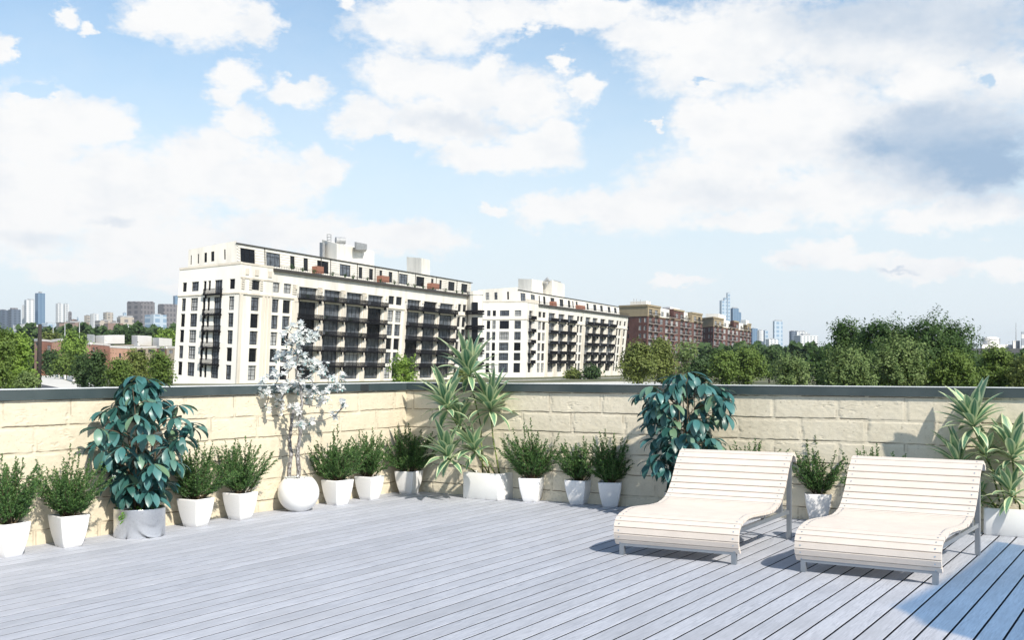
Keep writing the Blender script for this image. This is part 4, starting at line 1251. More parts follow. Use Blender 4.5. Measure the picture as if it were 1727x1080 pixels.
# rounded end pavilion
tur = MB(); cpt = F1(1.0, 0, -2.2); tp_ = F1(1.0, 1.0, -2.2); c2 = P(801, 641, 413); t2 = P(801.5, 494, 413)
ring = lambda c, rad, n=14: [c + Vector((cos(2 * pi * k / n), sin(2 * pi * k / n), 0)) * rad for k in range(n)]
rb, rt = ring(c2, 2.75), ring(t2, 2.75)
tur.verts_faces(rb + rt, [(k, (k + 1) % 14, 14 + (k + 1) % 14, 14 + k) for k in range(14)] + [tuple(14 + k for k in range(14))])
rr_ = ring(t2 + Vector((0, 0, .4)), 3.0); r3 = ring(t2 + Vector((0, 0, -.8)), 3.0); tur.verts_faces(r3 + rr_, [(k, (k + 1) % 14, 14 + (k + 1) % 14, 14 + k) for k in range(14)] + [tuple(14 + k for k in range(14)), tuple(range(13, -1, -1))])
to_ = tur.build('end_pavilion', M_TERRA, b1, origin=org)
for k, (v0, v1) in enumerate(ROW1[:5]):
    c = c2.lerp(t2, v0 - .03); m = MB(); M_ = Matrix.Translation(c + Vector((0, -2.4, 0)))
    m.prism([(c.x + 3.4 * cos(q), c.y - 1.6 + 2.6 * sin(q)) for q in np.linspace(0, 2 * pi, 13)[:-1]], c.z - .3, c.z + .1)
    m.prism([(c.x + 3.4 * cos(q), c.y - 1.6 + 2.6 * sin(q)) for q in np.linspace(0, 2 * pi, 13)[:-1]], c.z + .45, c.z + 1.2)
    m.build('balcony', M_DARKM, b1, origin=org)
    h = (t2.z - c2.z); m = MB(); m.box(c.x - 1.1, c.x + 1.1, c.y - 2.95, c.y - 2.5, c.z + .1, c.z + .13 * h); m.build('window', M_GLASS, b1, origin=org)
# penthouse storey
FP = Facade(P(400, 446, 290), P(793.5, 497.5, 419), P(399, 409.5, 290), P(795, 476.7, 419))
EP = Facade(P(317, 457, 294), P(400, 446, 290), P(318, 421.5, 294), P(399, 406, 290))
sp2, op2, opE2 = [], [], []
for (a, b, n) in [(405.5, 430.5, 3), (449, 473, 3), (489.5, 497.5, 1), (512, 520, 1), (535, 554.5, 3), (573, 591.5, 3), (605, 611.5, 1), (622.5, 629.5, 1), (640, 645, 1), (655.5, 662, 1), (673, 688, 3), (702, 716, 3), (727, 731.5, 1), (741, 745.5, 1), (756, 767, 3), (778, 788.5, 3)]:
    ua_, ub_ = FP.u_at(a, .5), FP.u_at(b, .5); op2.append((ua_, ub_, .12, .80)); sp2.append((FP, ua_, ub_, .12, .80, n, (.7,) if n > 1 else (.5,), .4, M_FRAME))
for (a, b) in [(321.5, 323.2), (333.5, 335.5), (344.5, 349), (356, 361.3), (378, 380.4)]:
    ua_, ub_ = EP.u_at(a, .5), EP.u_at(b, .5); opE2.append((ua_, ub_, .28, .72)); sp2.append((EP, ua_, ub_, .28, .72, 1, (.5,), .3, M_FRAME))
m = MB(); FP.wall(m, 0, 1, -.05, 1, op2, .4); EP.wall(m, 0, 1, -.05, 1, opE2, .3)
lft = EP.tl - EP.tr; m.face([EP.tl, FP.tl, FP.tr, FP.tr + lft]); bk = [FP.tr, FP.tr + lft, FP.br + lft, FP.br]; m.face(bk)
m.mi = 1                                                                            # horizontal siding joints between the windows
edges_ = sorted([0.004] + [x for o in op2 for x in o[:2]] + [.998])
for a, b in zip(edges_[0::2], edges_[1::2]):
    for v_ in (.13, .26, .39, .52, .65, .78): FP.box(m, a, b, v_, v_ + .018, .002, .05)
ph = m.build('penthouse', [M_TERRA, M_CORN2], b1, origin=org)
tr = MB(); FP.box(tr, -.002, 1.004, .955, 1.0, .003, .35); 
for v_ in (.14, .28, .42, .56, .70, .84): FP.box(tr, 0, .004, v_, v_ + .012, .003, .06)
for px_ in (446, 541, 557, 602, 632, 671, 700, 735, 770): u_ = FP.u_at(px_, .5); FP.box(tr, u_, u_ + .3 / FP.L, 0, .955, .003, .10)
tr.build('eaves', M_CORN, ph, origin=org)
add_windows(b1, org, specs + sp2)
l1 = (E1(0, .96) - E1(1, .96)) * .98; m = MB(); m.face([F1(0, .965, -.7), F1(1, .965, -.7), F1(1, .965, -.7) + l1, F1(0, .965, -.7) + l1]); m.build('roof', M_ROOFG, b1, origin=org)
for (a, b) in [(526, 537), (635, 648), (720, 733)]:
    m = MB(); u0, u1 = FP.u_at(a, .2), FP.u_at(b, .2); FP.box(m, u0, u1, .03, .42, 1.6, 1.8); FP.box(m, u0, u0 + .2 / FP.L, .03, .42, .1, 1.6); m.build('terrace_screen', M_RUST, b1, origin=org)
m = MB()                                                                            # terrace railing
F1.box(m, ua, 1.0, 1.008, 1.011, .25, .32)
n = 110
for k in range(n): u_ = ua + (1 - ua) * k / n; F1.box(m, u_, u_ + .05 / F1.L, .985, 1.008, .26, .31)
m.build('terrace_railing', M_DARKM, b1, origin=org)
m = MB(); prism4(m, 543, 404, 568, 411.5, 631, 424.5, 452, 335, 6, 32); m.build('roof_block', M_TERRA, b1, origin=org)
m = MB(); prism4(m, 686, 433.5, 711, 435.5, 725, 439, 470, 385, 5, 8); m.build('roof_block', M_TERRA, b1, origin=org)
m = MB(); prism4(m, 539, 409, 544, 409.5, 548, 410, 440, 336, 2, 2); m.build('chimney', M_AC, b1, origin=org)
m = MB(); prism4(m, 598, 408, 601, 408.5, 619, 412, 421, 345, 3, 9); m.build('roof_unit', M_AC, b1, origin=org)
c = P(574, 406, 342); m = MB(); m.tube([c + Vector((-1.3, -.6, 0)), c + Vector((1.3, .6, 0))], [1.05, 1.05], 14); m.box(c.x - 1, c.x + 1, c.y - .5, c.y + .5, c.z - 2.2, c.z - .9); m.build('water_tank', M_AC, b1, origin=org)
m = MB(); c = P(555, 395.5, 338)
for dx in (-.55, .55):
    for dy in (-.5, .5): m.bar(c + Vector((dx, dy, 0)), c + Vector((dx, dy, -2.2)), .14)
for z in (0, -.8, -1.6): m.bar(c + Vector((-.55, -.5, z)), c + Vector((.55, -.5, z)), .12); m.bar(c + Vector((-.55, .5, z)), c + Vector((.55, .5, z)), .12)
m.build('ladder_cage', M_AC, b1, origin=org)
rr_ = random.Random(9)
for (F, a, b, v) in bal:
    if F is F1 and rr_.random() < .55: balcony_plants(F, a, b, v, 1.5, 1, rr_, 'small green plant standing on a black balcony of the nearest loft building', 'plants on the nearest loft balconies')

FPT = Facade(F1(0, 1.0, -2.6), F1(1, .99, -2.6), F1(0, 1.1, -2.6), F1(1, 1.1, -2.6))
for k in range(16):
    u_ = ua + .02 + (.96 - ua) * (k + rr_.random() * .7) / 16
    balcony_plants(FPT, u_, u_ + .012, -.02, 3.4, 1, rr_, 'small green plant on the roof terrace of the nearest loft building', 'plants on the nearest loft roof terrace')

# ------------------------------------------------------------------ second loft building
ROW2 = [(.813, .886), (.648, .754), (.505, .611), (.369, .4725), (.242, .34), (.088, .209)]
org = P(888, 640, 482); org.z = GZ
b2 = empty('apartment_building', org)
tag(b2, 'smaller white loft apartment building with black balconies, standing behind the central dracaena', 'building', 'cream loft buildings')
F2 = Facade(P(886.5, 640.3, 482), P(1050, 634.5, 625), P(889.5, 508.6, 482), P(1060, 531.5, 625))
E2 = Facade(P(806, 640.3, 486), P(886.5, 640.3, 482), P(810, 509, 486), P(889.5, 508.6, 482))
def zc(*prs): return [(600 + a / 3.454, 600 + b / 3.454) for a, b in prs]
ops, specs, bal, opsE = [], [], [], []
narrow = cols(F2, zc((1062, 1080), (1086, 1104), (1285, 1299), (1304, 1318), (1513, 1525), (1530, 1541), (1556, 1567)), .66)
bays = cols(F2, zc((1008, 1030), (1122, 1160), (1178, 1214), (1232, 1268), (1335, 1364), (1375, 1405), (1420, 1449), (1465, 1500)), .66)
for (a, b) in narrow:
    for k, (v0, v1) in enumerate(ROW2): ops.append((a, b, v0, v1)); specs.append((F2, a, b, v0, v1, 2, (.3, .72) if k else (.5,), .55, M_FRAME))
for i, (a, b) in enumerate(bays):
    for k, (v0, v1) in enumerate(ROW2):
        v0b = v0 - (.028 if k < 5 else 0); ops.append((a, b, v0b, v1)); specs.append((F2, a, b, v0b, v1, 3, (.74,), .9, M_FRAME2))
        if k < 5: bal.append((F2, a - .9 / F2.L, b + .9 / F2.L, v0b - .002))
for (a, b), n in zip(cols(E2, zc((760, 780), (793, 812), (835, 890), (922, 960)), .5), (2, 2, 4, 3)):
    for k, (v0, v1) in enumerate(ROW2): opsE.append((a, b, v0, v1)); specs.append((E2, a, b, v0, v1, n, (.3, .72) if k else (.5,), .5, M_FRAME))
m = MB(); F2.wall(m, 0, 1, -.03, .985, ops, .9); m.build('wall', M_TERRA, b2, origin=org)
m = MB(); E2.wall(m, 0, 1, -.03, 1.0, opsE, .55); m.build('wall', M_TERRA_L, b2, origin=org)
tr = MB(); ua = F2.u_at(600 + 1064 / 3.454, .98)
F2.box(tr, 0, ua, .985, 1.03, -.6, .15); F2.box(tr, 0, 1, .762, .776, .003, .34); E2.box(tr, 0, 1, .765, .777, .003, .2); E2.box(tr, 0, 1, .99, 1.005, -.5, .15)
for (a, b) in cols(F2, zc((1108, 1120), (1162, 1176), (1216, 1230), (1270, 1283), (1320, 1333), (1366, 1373), (1407, 1418), (1452, 1463), (1502, 1511), (1544, 1553)), .66): F2.box(tr, a, b, -.02, .74, .003, .4)
tr.build('stone_trim', M_TRIM, b2, origin=org)
cn = MB(); F2.box(cn, ua, 1.004, .962, .985, .003, .8); cn.build('cornice', M_CORN, b2, origin=org)
for (F, a, b, v) in bal: add_balcony(b2, org, F, a, b, v, 1.5)
FP = Facade(P(875, 511, 487), P(1045, 531, 630), P(874, 488.5, 487), P(1043.5, 517.5, 630))
EP = Facade(P(806, 511, 491), P(875, 511, 487), P(806, 489, 491), P(874, 484.5, 487))
sp2, op2, opE2 = [], [], []
for (a, b, n) in [(960, 990, 3), (1020, 1045, 3), (1066, 1074, 1), (1092, 1106, 2), (1135, 1158, 2), (1188, 1210, 2), (1236, 1250, 2), (1262, 1270, 1), (1282, 1294, 1), (1345, 1357, 1), (1384, 1402, 2), (1424, 1440, 2), (1468, 1484, 2), (1505, 1520, 2)]:
    (a, b), = zc((a, b)); u0, u1 = FP.u_at(a, .5), FP.u_at(b, .5); op2.append((u0, u1, .12, .78)); sp2.append((FP, u0, u1, .12, .78, n, (.7,), .4, M_FRAME))
for (a, b) in zc((757, 776), (808, 825), (882, 892)): u0, u1 = EP.u_at(a, .5), EP.u_at(b, .5); opE2.append((u0, u1, .22, .74)); sp2.append((EP, u0, u1, .22, .74, 2, (.5,), .3, M_FRAME))
m = MB(); FP.wall(m, 0, 1, -.05, 1, op2, .4); EP.wall(m, 0, 1, -.05, 1, opE2, .3); lft = EP.tl - EP.tr
m.face([EP.tl, FP.tl, FP.tr, FP.tr + lft]); m.face([FP.tr, FP.tr + lft, FP.br + lft, FP.br]); ph = m.build('penthouse', M_TERRA, b2, origin=org)
tr = MB(); FP.box(tr, -.002, 1.004, .95, 1.0, .003, .35); tr.build('eaves', M_CORN, ph, origin=org)
add_windows(b2, org, specs + sp2)
l1 = (E2(0, .96) - E2(1, .96)) * .98; m = MB(); m.face([F2(0, .965, -.7), F2(1, .965, -.7), F2(1, .965, -.7) + l1, F2(0, .965, -.7) + l1]); m.build('roof', M_ROOFG, b2, origin=org)
m = MB(); n = 90
F2.box(m, ua, 1.0, 1.012, 1.016, .25, .34)
for k in range(n): u_ = ua + (1 - ua) * k / n; F2.box(m, u_, u_ + .08 / F2.L, .985, 1.012, .26, .33)
m.build('terrace_railing', M_DARKM, b2, origin=org)
for (a, b) in zc((1128, 1150), (1280, 1318)):
    m = MB(); u0, u1 = FP.u_at(a, .2), FP.u_at(b, .2); FP.box(m, u0, u1, .03, .42, 1.6, 1.8); FP.box(m, u0, u0 + .2 / FP.L, .03, .42, .1, 1.6); m.build('terrace_screen', M_RUST, b2, origin=org)
m = MB(); prism4(m, 874, 470.5, 897, 471, 916, 474, 500, 520, 6, 12); m.build('roof_block', M_TERRA, b2, origin=org)
m = MB(); prism4(m, 906, 475, 931, 472.5, 952, 479.5, 505, 530, 6, 14); m.build('roof_block', M_TERRA, b2, origin=org)
m = MB(); prism4(m, 932, 473, 936, 473, 946, 475.5, 482, 534, 3, 6); m.build('roof_unit', M_AC, b2, origin=org)
c = P(923, 472, 530); m = MB(); m.tube([c + Vector((-1.2, 0, -.6)), c + Vector((0, 0, .4)), c + Vector((1.2, 0, -.8))], [.5, .9, .5], 8); m.bar(c, c + Vector((0, 0, -2.4)), .5); m.build('roof_fan', M_AC, b2, origin=org)
for (F, a, b, v) in bal:
    if rr_.random() < .3: balcony_plants(F, a, b, v, 1.5, 1, rr_, 'tiny green plant standing on a black balcony of the farther white loft building', 'plants on the farther loft balconies')

# ------------------------------------------------------------------ brick apartment blocks
t = MT('brown red brick'); v = t.coord('Object')
t.set(Base_Color=t.ramp(t.noise(v, .25, 7, .7), [(0.35, (0.095, 0.042, 0.035)), (0.65, (0.14, 0.062, 0.050))]), Roughness=.9); M_BRICK = t.m
M_TAN = white_wall('tan brick', (0.34, 0.275, 0.18), .1)
M_SLAB = simple('grey concrete balcony slab', (0.30, 0.28, 0.26), .8)
def brick_block(xl, ytl, xc, ytc, xr, ytr, D0, D1, Dl, bays_, rows, vtan, wl_cols, label, towers):
    yb = 632
    org = P(xc - 3, yb, D0); org.z = GZ
    root = empty('apartment_building', org); tag(root, label, 'building', 'brown brick apartment blocks')
    F = Facade(P(xc - 3.5, yb, D0), P(xr - 1, yb - 2, D1), P(xc, ytc, D0), P(xr, ytr, D1))
    E = Facade(P(xl - 1, yb, Dl), P(xc - 3.5, yb, D0), P(xl, ytl, Dl), P(xc, ytc, D0))
    ops, opE, sp = [], [], []
    for i, (a, b) in enumerate(bays_):
        for k, (v0, v1) in enumerate(rows): ops.append((a, b, v0, v1)); sp.append((F, a, b, v0, v1, 2, (.65,), .5, M_WFRAME))
    for (a, b) in wl_cols:
        for k, (v0, v1) in enumerate(rows): opE.append((a, b, v0 + .01, v1 - .005)); sp.append((E, a, b, v0 + .01, v1 - .005, 1, (.5,), .3, M_WFRAME))
    lo = [o for o in ops if o[3] < vtan]; hi = [o for o in ops if o[3] >= vtan]; loE = [o for o in opE if o[3] < vtan]; hiE = [o for o in opE if o[3] >= vtan]
    m = MB(); F.wall(m, 0, 1, 0, vtan, lo, .5); E.wall(m, 0, 1, 0, vtan, loE, .4)
    l = E.tl - E.tr; m.face([F.br, F.tr, F.tr + l, F.br + l]); m.build('wall', M_BRICK, root, origin=org)
    m = MB(); E.wall(m, 0, 1, vtan, 1, hiE, .4); m.build('top_storey', M_TAN, root, origin=org)
    for (u0, u1, mat) in towers:
        h_ = [o for o in hi if u0 < (o[0] + o[1]) / 2 < u1]
        mm = m if mat == 0 else MB()
        mm = MB()
        F.wall(mm, u0, u1, vtan, 1, h_, .5)
        tl0, tl1 = F(u0, 1), F(u1, 1); mm.face([tl0, tl1, tl1 + l, tl0 + l]); mm.face([F(u1, vtan), tl1, tl1 + l, F(u1, vtan) + l]); mm.face([F(u0, vtan), tl0, tl0 + l, F(u0, vtan) + l])
        mm.build('top_storey', M_BRICK if mat else M_TAN, root, origin=org)
    gaps = [(towers[i][1], towers[i + 1][0]) for i in range(len(towers) - 1)]
    for (g0, g1) in gaps:
        m = MB(); h_ = [(o[0], o[1], o[2], o[3]) for o in hi if g0 < (o[0] + o[1]) / 2 < g1]
        FS = Facade(F(0, 0, -3.0), F(1, 0, -3.0), F(0, 1, -3.0), F(1, 1, -3.0))
        FS.wall(m, g0, g1, vtan - .02, .985, h_, .4); a, b = FS(g0, .985), FS(g1, .985); m.face([a, b, b + l, a + l]); m.build('penthouse', M_TERRA_L, root, origin=org)
        m = MB(); m.face([F(g0, vtan), F(g1, vtan), F(g1, vtan, -3.2), F(g0, vtan, -3.2)]); m.build('terrace', M_SLAB, root, origin=org)
        sp = [s_ if not (s_[0] is F and s_[4] >= vtan and g0 < (s_[1] + s_[2]) / 2 < g1) else (FS, *s_[1:]) for s_ in sp]
    tr = MB(); F.box(tr, 0, 1, vtan - .008, vtan + .004, .003, .3); E.box(tr, 0, 1, vtan - .008, vtan + .004, .003, .3); E.box(tr, -.004, 1.004, .975, 1.0, .003, .5)
    for (u0, u1, mat) in towers: F.box(tr, u0, u1, .975, 1.0, .003, .5)
    tr.build('stone_trim', M_TAN, root, origin=org)
    for i, (a, b) in enumerate(bays_):
        if i % 3 == 2 and i < len(bays_) - 2: continue
        for k, (v0, v1) in enumerate(rows):
            if v1 < vtan or k == 0: 
                bo = MB(); F.box(bo, a - .9 / F.L, b + .9 / F.L, v0 - .012, v0 - .004, 0, 1.6); bo = bo.build('balcony', M_SLAB, root, origin=org)
                rl = MB(); h = 1.1 / F.H; F.box(rl, a - .9 / F.L, b + .9 / F.L, v0 + h - .003, v0 + h, 1.5, 1.58)
                n = 14
                for q in range(n + 1): u_ = a - .9 / F.L + (b - a + 1.7 / F.L) * q / n; F.box(rl, u_, u_ + .1 / F.L, v0 - .004, v0 + h - .003, 1.5, 1.57)
                rl.build('railing', M_DARKM, bo, origin=org)
    add_windows(root, org, sp)
    return root, org, F, l
rows3 = [(.865, .935), (.735, .815), (.622, .70), (.51, .588), (.398, .475), (.286, .362), (.174, .25), (.06, .14)]
bb = [(.02 + .0895 * i, .02 + .0895 * i + .052) for i in range(11)]
r3, o3, f3, l3 = brick_block(1044.3, 515.5, 1093, 513.5, 1184.4, 529.5, 700, 840, 716, bb, rows3, .84, [(.30, .36), (.70, .78), (.88, .95)],
    'long brown brick apartment block with tan top storey, right behind the white loft building', [(0, .20, 0), (.43, .62, 1), (.78, 1.0, 0)])
r4, o4, f4, l4 = brick_block(1184.5, 536.5, 1204, 534.4, 1266.7, 546.5, 850, 985, 860, [(.02 + .11 * i, .02 + .11 * i + .062) for i in range(9)], rows3, .84, [(.15, .25), (.55, .7), (.84, .94)],
    'farther brown brick apartment block with tan top storey, rightmost of the brick blocks', [(0, .24, 0), (.5, .64, 1), (.88, 1.0, 0)])
m = MB(); prism4(m, 1063, 509, 1090, 508, 1097, 509, 520, 716, 8, 6); m.build('roof_block', M_TERRA_L, r3, origin=o3)
m = MB(); prism4(m, 1117, 518.5, 1130, 518, 1146, 521, 532, 770, 6, 12); m.build('roof_block', M_TERRA_L, r3, origin=o3)
m = MB()
for x, y in ((1069, 504), (1073.5, 504.5), (1080, 505.5), (1095, 508)): m.bar(P(x, y, 716), P(x, 512, 716), .35)
m.build('vent_pipe', M_AC, r3, origin=o3)
m = MB(); prism4(m, 1190, 529.5, 1212, 529.5, 1224, 533, 542, 880, 6, 10); m.build('roof_block', M_TERRA_L, r4, origin=o4)
m = MB(); prism4(m, 1249, 540, 1258, 540, 1263, 541.5, 548, 965, 6, 8); m.build('roof_block', M_TERRA_L, r4, origin=o4)

# ------------------------------------------------------------------ town houses on the left
M_BRICK_LIT = white_wall('sunlit salmon brick', (0.60, 0.36, 0.26), .12)  # lit copy of the town house brick, sunlight put into the colour
M_REDB_SHADE = white_wall('red brick', (0.34, 0.18, 0.135), .16)  # shaded copy for the side walls; plain red brick on one front
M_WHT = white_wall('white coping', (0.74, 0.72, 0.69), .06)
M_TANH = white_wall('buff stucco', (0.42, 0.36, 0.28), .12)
def town_house(xl, yl, xc, yc, xr, yr, D, dl, dr_, wins, holes, matl, label, rooms, side_wins=()):
    org = P(xc, 640, D); org.z = GZ
    root = empty('town_house', org); tag(root, label, 'house', 'brick town houses by the street')
    c, l, r_ = P(xc, yc, D), P(xl, yl, D + dl), P(xr, yr, D + dr_); z0 = GZ
    dn = lambda p: Vector((p.x, p.y, z0))
    FE = Facade(dn(l), dn(c), l, c); FS = Facade(dn(c), dn(r_), c, r_)
    opE, opS, sp = [], [], []
    hh = FE.H
    for (a, b, y0, y1) in wins:
        u0, u1 = FE.u_at(a, .7), FE.u_at(b, .7); v0, v1 = 1 - (y1 - yc) / FPX * D / hh, 1 - (y0 - yc) / FPX * D / hh
        opE.append((u0, u1, v0, v1)); sp.append((FE, u0, u1, v0, v1, 2, (.6,), .3, M_FRAME))
    for (a, b, y0, y1) in side_wins:
        u0, u1 = FS.u_at(a, .7), FS.u_at(b, .7); v0, v1 = 1 - (y1 - yc) / FPX * D / hh, 1 - (y0 - yc) / FPX * D / hh
        opS.append((u0, u1, v0, v1)); sp.append((FS, u0, u1, v0, v1, 2, (.6,), .3, M_FRAME))
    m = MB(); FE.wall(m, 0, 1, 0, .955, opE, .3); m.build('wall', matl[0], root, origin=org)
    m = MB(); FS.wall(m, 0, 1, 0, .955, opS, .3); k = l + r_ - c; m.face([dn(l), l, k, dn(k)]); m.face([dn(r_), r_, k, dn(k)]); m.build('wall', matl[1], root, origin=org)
    m = MB(); FE.box(m, -.005, 1.01, .93, 1.0, -.3, .15); FS.box(m, 0, 1.0, .945, 1.0, -.3, .12); m.build('parapet', M_WHT, root, origin=org)
    m = MB(); q = Vector((0, 0, -.35)); m.face([l + q, c + q, r_ + q, k + q]); m.build('roof', M_ROOFG, root, origin=org)
    hb = MB()
    for (x, y, s_) in holes:
        u0 = FE.u_at(x, .8); v0 = 1 - (y - yc) / FPX * D / hh; a = s_ / FPX * D
        FE.box(hb, u0 - a / FE.L, u0 + a / FE.L, v0 - a / hh, v0 + a / hh, .003, .05)
    if hb.f: hb.build('vent_row', M_CORN, root, origin=org)
    add_windows(root, org, sp)
    for rm in rooms:
        m = MB(); prism4(m, *rm); m.build('roof_room', M_WHT, root, origin=org)
    return root
town_house(131.4, 576, 153, 578, 186, 581, 540, 7, 24, [(133.5, 142.5, 598, 608)], [(133, 589.5, .5), (135.5, 589.5, .5), (141, 590, .5), (146, 590.5, .5), (149, 591, .5)], (M_BRICK_LIT, M_REDB_SHADE),
    'sunlit salmon brick town house with white parapet, leftmost of the main row behind the street trees', [(147, 564, 158, 564.5, 160, 566, 578, 556, 7, 7), (161, 566.3, 176, 566.5, 210, 565.5, 580, 562, 7, 18)], [(157, 160, 586, 594)])
town_house(185.6, 583, 227, 585.5, 264.5, 584, 536, 7, 24, [(200.5, 204, 598, 607)], [(187, 598.5, .7), (191, 598.5, .7), (195.5, 599, .7)], (M_BRICK_LIT, M_TANH),
    'sunlit salmon brick town house with white parapet, middle of the main row', [(222, 566, 232, 567, 256, 567.5, 584, 562, 7, 18)], [(232, 246, 591, 597), (250, 260, 591, 597)])
town_house(264.5, 584.5, 281, 585, 297, 584.5, 540, 7, 20, [(267, 278, 590, 598)], [], (M_REDB_SHADE, M_TANH),
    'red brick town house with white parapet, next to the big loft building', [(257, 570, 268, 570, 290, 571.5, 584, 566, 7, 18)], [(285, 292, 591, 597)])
town_house(58, 571.5, 68, 572, 87.5, 574, 590, 8, 17, [(60, 64, 578, 584)], [], (M_BRICK_LIT, M_REDB_SHADE), 'red brick town house with white parapet, seen behind the utility pole', [], [(80, 86, 582, 594)])
town_house(87.5, 573, 104, 571, 118, 572, 585, 7, 17, [(90, 101, 591, 597)], [(90.5, 584, .5), (94, 584, .5), (97, 584, .5)], (M_BRICK_LIT, M_REDB_SHADE), 'salmon town house with white parapet, half hidden by the light green tree', [])

# ------------------------------------------------------------------ skyline
def tower_mat(name, wall, glass, fx, fz, gf=.5, rough=.35):
    t = MT(name); v = t.coord('Object'); sx = t.n.new('ShaderNodeSeparateXYZ'); t.l.new(v, sx.inputs[0])
    h = t.math('ADD', t.math('MULTIPLY', sx.outputs[0], .83), t.math('MULTIPLY', sx.outputs[1], .57))
    a = t.math('LESS_THAN', t.math('FRACT', t.math('DIVIDE', h, fx)), gf); b = t.math('LESS_THAN', t.math('FRACT', t.math('DIVIDE', sx.outputs[2], fz)), .62)
    c = t.mix(t.math('MULTIPLY', a, b), wall, glass)
    c = t.mix(t.math('MULTIPLY', t.noise(v, .02, 4, .6), .4), c, tuple(x * .7 for x in wall))
    t.set(Base_Color=c, Roughness=rough)
    return t.m
TM = {'white': tower_mat('white concrete tower', (.62, .63, .64), (.22, .26, .31), 9, 4), 'blue': tower_mat('blue glass tower', (.16, .24, .34), (.08, .15, .25), 8, 4, .7, .15),
      'grey': tower_mat('brown grey tower', (.20, .19, .20), (.09, .09, .105), 7, 9, .5), 'brown': tower_mat('brown brick hall', (.23, .165, .14), (.07, .06, .065), 16, 14, .45),
      'dark': tower_mat('dark blue grey block', (.12, .15, .20), (.06, .08, .11), 9, 5), 'glass': tower_mat('pale glass block', (.42, .50, .58), (.20, .30, .42), 12, 8, .6, .2),
      'tan': tower_mat('buff block', (.42, .38, .33), (.16, .16, .17), 10, 6)}
SKY = [  # xl, xc, xr, ytop, D, material, label, crown
    (-6, 5, 15, 523, 2300, 'dark', 'dark blue grey block at the far left of the skyline', None),
    (14, 19, 35, 522, 2250, 'dark', 'dark blue grey block with a stepped roof, second from the left of the skyline', (17, 30, 519.5)),
    (37, 41, 44, 515, 2500, 'white', 'narrow pale tower hugging the left side of the white slab tower', None),
    (41, 44, 58, 506, 2450, 'white', 'white slab tower with dark vertical stripes, left of the tall blue glass tower', (46, 57, 504.5)),
    (59, 64, 76, 494.5, 2300, 'blue', 'tall blue glass tower, highest on the left skyline', (65, 71, 492)),
    (94, 98, 106, 512, 2500, 'white', 'white tower, left one of the pale pair in the left skyline', None),
    (107, 110, 116, 512.5, 2520, 'white', 'white tower, right one of the pale pair in the left skyline', None),
    (115, 117, 121, 526, 2450, 'grey', 'small dark tower beside the pale pair', None),
    (129.5, 131, 132.5, 535, 2600, 'glass', 'very thin pale tower left of the low grey towers', None),
    (142, 147, 153, 532, 2300, 'tan', 'grey tower, lower left one of the touching pair right of the brown hall', None),
    (152, 158, 167, 529.5, 2200, 'white', 'grey white tower, right one of the touching pair right of the brown hall', None),
    (174, 180, 191, 527, 2400, 'tan', 'grey residential tower standing alone before the big brown grey slabs', None),
    (207, 209, 213, 527.5, 2500, 'glass', 'thin blue tower showing left of the big brown grey slabs', None),
    (214, 238, 261, 510, 2000, 'grey', 'huge brown grey slab building with dark roof line, left of the two', (215, 259, 508.5)),
    (266, 276, 300, 514.5, 2100, 'grey', 'huge brown grey slab building with dark roof line, partly hidden by the loft building', (267, 298, 513)),
    (292, 295, 306, 499, 2600, 'blue', 'far blue tower peeping out beside the loft building', None),
    (244, 259, 281, 531, 1500, 'glass', 'pale blue glass office block in front of the brown grey slabs', None),
    (94, 100, 150, 544, 1700, 'brown', 'long low brown brick hall with dark openings', None),
    (119, 122, 131, 539, 1750, 'brown', 'round topped brick centre rising above the long brown hall', None),
    (160, 168, 196, 541, 1400, 'tan', 'low grey mixed block under the lone residential tower', None),
    (197, 203, 226, 535, 1400, 'tan', 'pale stepped block with rooftop frame before the brown grey slab', (199, 224, 533)),
    (176, 182, 208, 545, 1300, 'brown', 'low brownish warehouse beside the white roofs', None),
    (22, 40, 64, 548, 1300, 'white', 'long low white roofed shed left of the utility pole', None),
    (70, 80, 95, 545, 1500, 'glass', 'low pale blue shed between the blue tower and the brown hall', None),
    (205, 216, 224, 548, 1200, 'white', 'low white pitched hall in front of the pale stepped block', None),
    (232, 240, 247, 556, 1000, 'white', 'small white flat roofed shed before the glass office block', None),
    # right hand skyline
    (1213.5, 1217, 1224, 507, 2600, 'glass', 'stepped pale glass tower rising behind the brick blocks', None),
    (1219.5, 1222, 1226, 502.5, 2610, 'glass', 'middle step of the tall pale glass tower group behind the brick blocks', None),
    (1225, 1227, 1231.5, 494, 2620, 'glass', 'tallest thin glass tower behind the brick blocks', None),
    (1232, 1236, 1246, 520, 2400, 'blue', 'blue grey rounded tower to the right of the tallest glass tower', (1234, 1244, 518.5)),
    (1244, 1246, 1250, 527, 2450, 'blue', 'dark slim tower attached to the right of the rounded blue tower', None),
    (1265, 1269, 1278, 554, 2300, 'blue', 'low blue grey tower beside the right end of the brick blocks', None),
    (1277, 1281, 1288, 557, 2250, 'white', 'pale tower, left of the thin twin beside the brick blocks', None),
    (1288, 1290, 1295.5, 557, 2260, 'glass', 'thin pale tower with dark edge, second after the brick blocks', None),
    (1303.5, 1306, 1320, 541.5, 2200, 'glass', 'tall glass slab tower in the right skyline, standing clear of the others', (1306, 1319, 540)),
    (1291, 1297, 1313, 572, 2000, 'white', 'low white block at the foot of the clear standing glass slab', None),
    (1331, 1335, 1342, 558.5, 2300, 'dark', 'dark corner tower left of the white apartment blocks', None),
    (1336, 1344, 1362, 560, 2350, 'white', 'grey white tower behind the wide white block', (1340, 1358, 558)),
    (1339, 1350, 1380, 566, 2100, 'white', 'wide white apartment block left of the big dark trees', (1350, 1366, 563)),
    (1322, 1326, 1331, 583, 1500, 'glass', 'small greenish roof block under the right skyline', None),
]
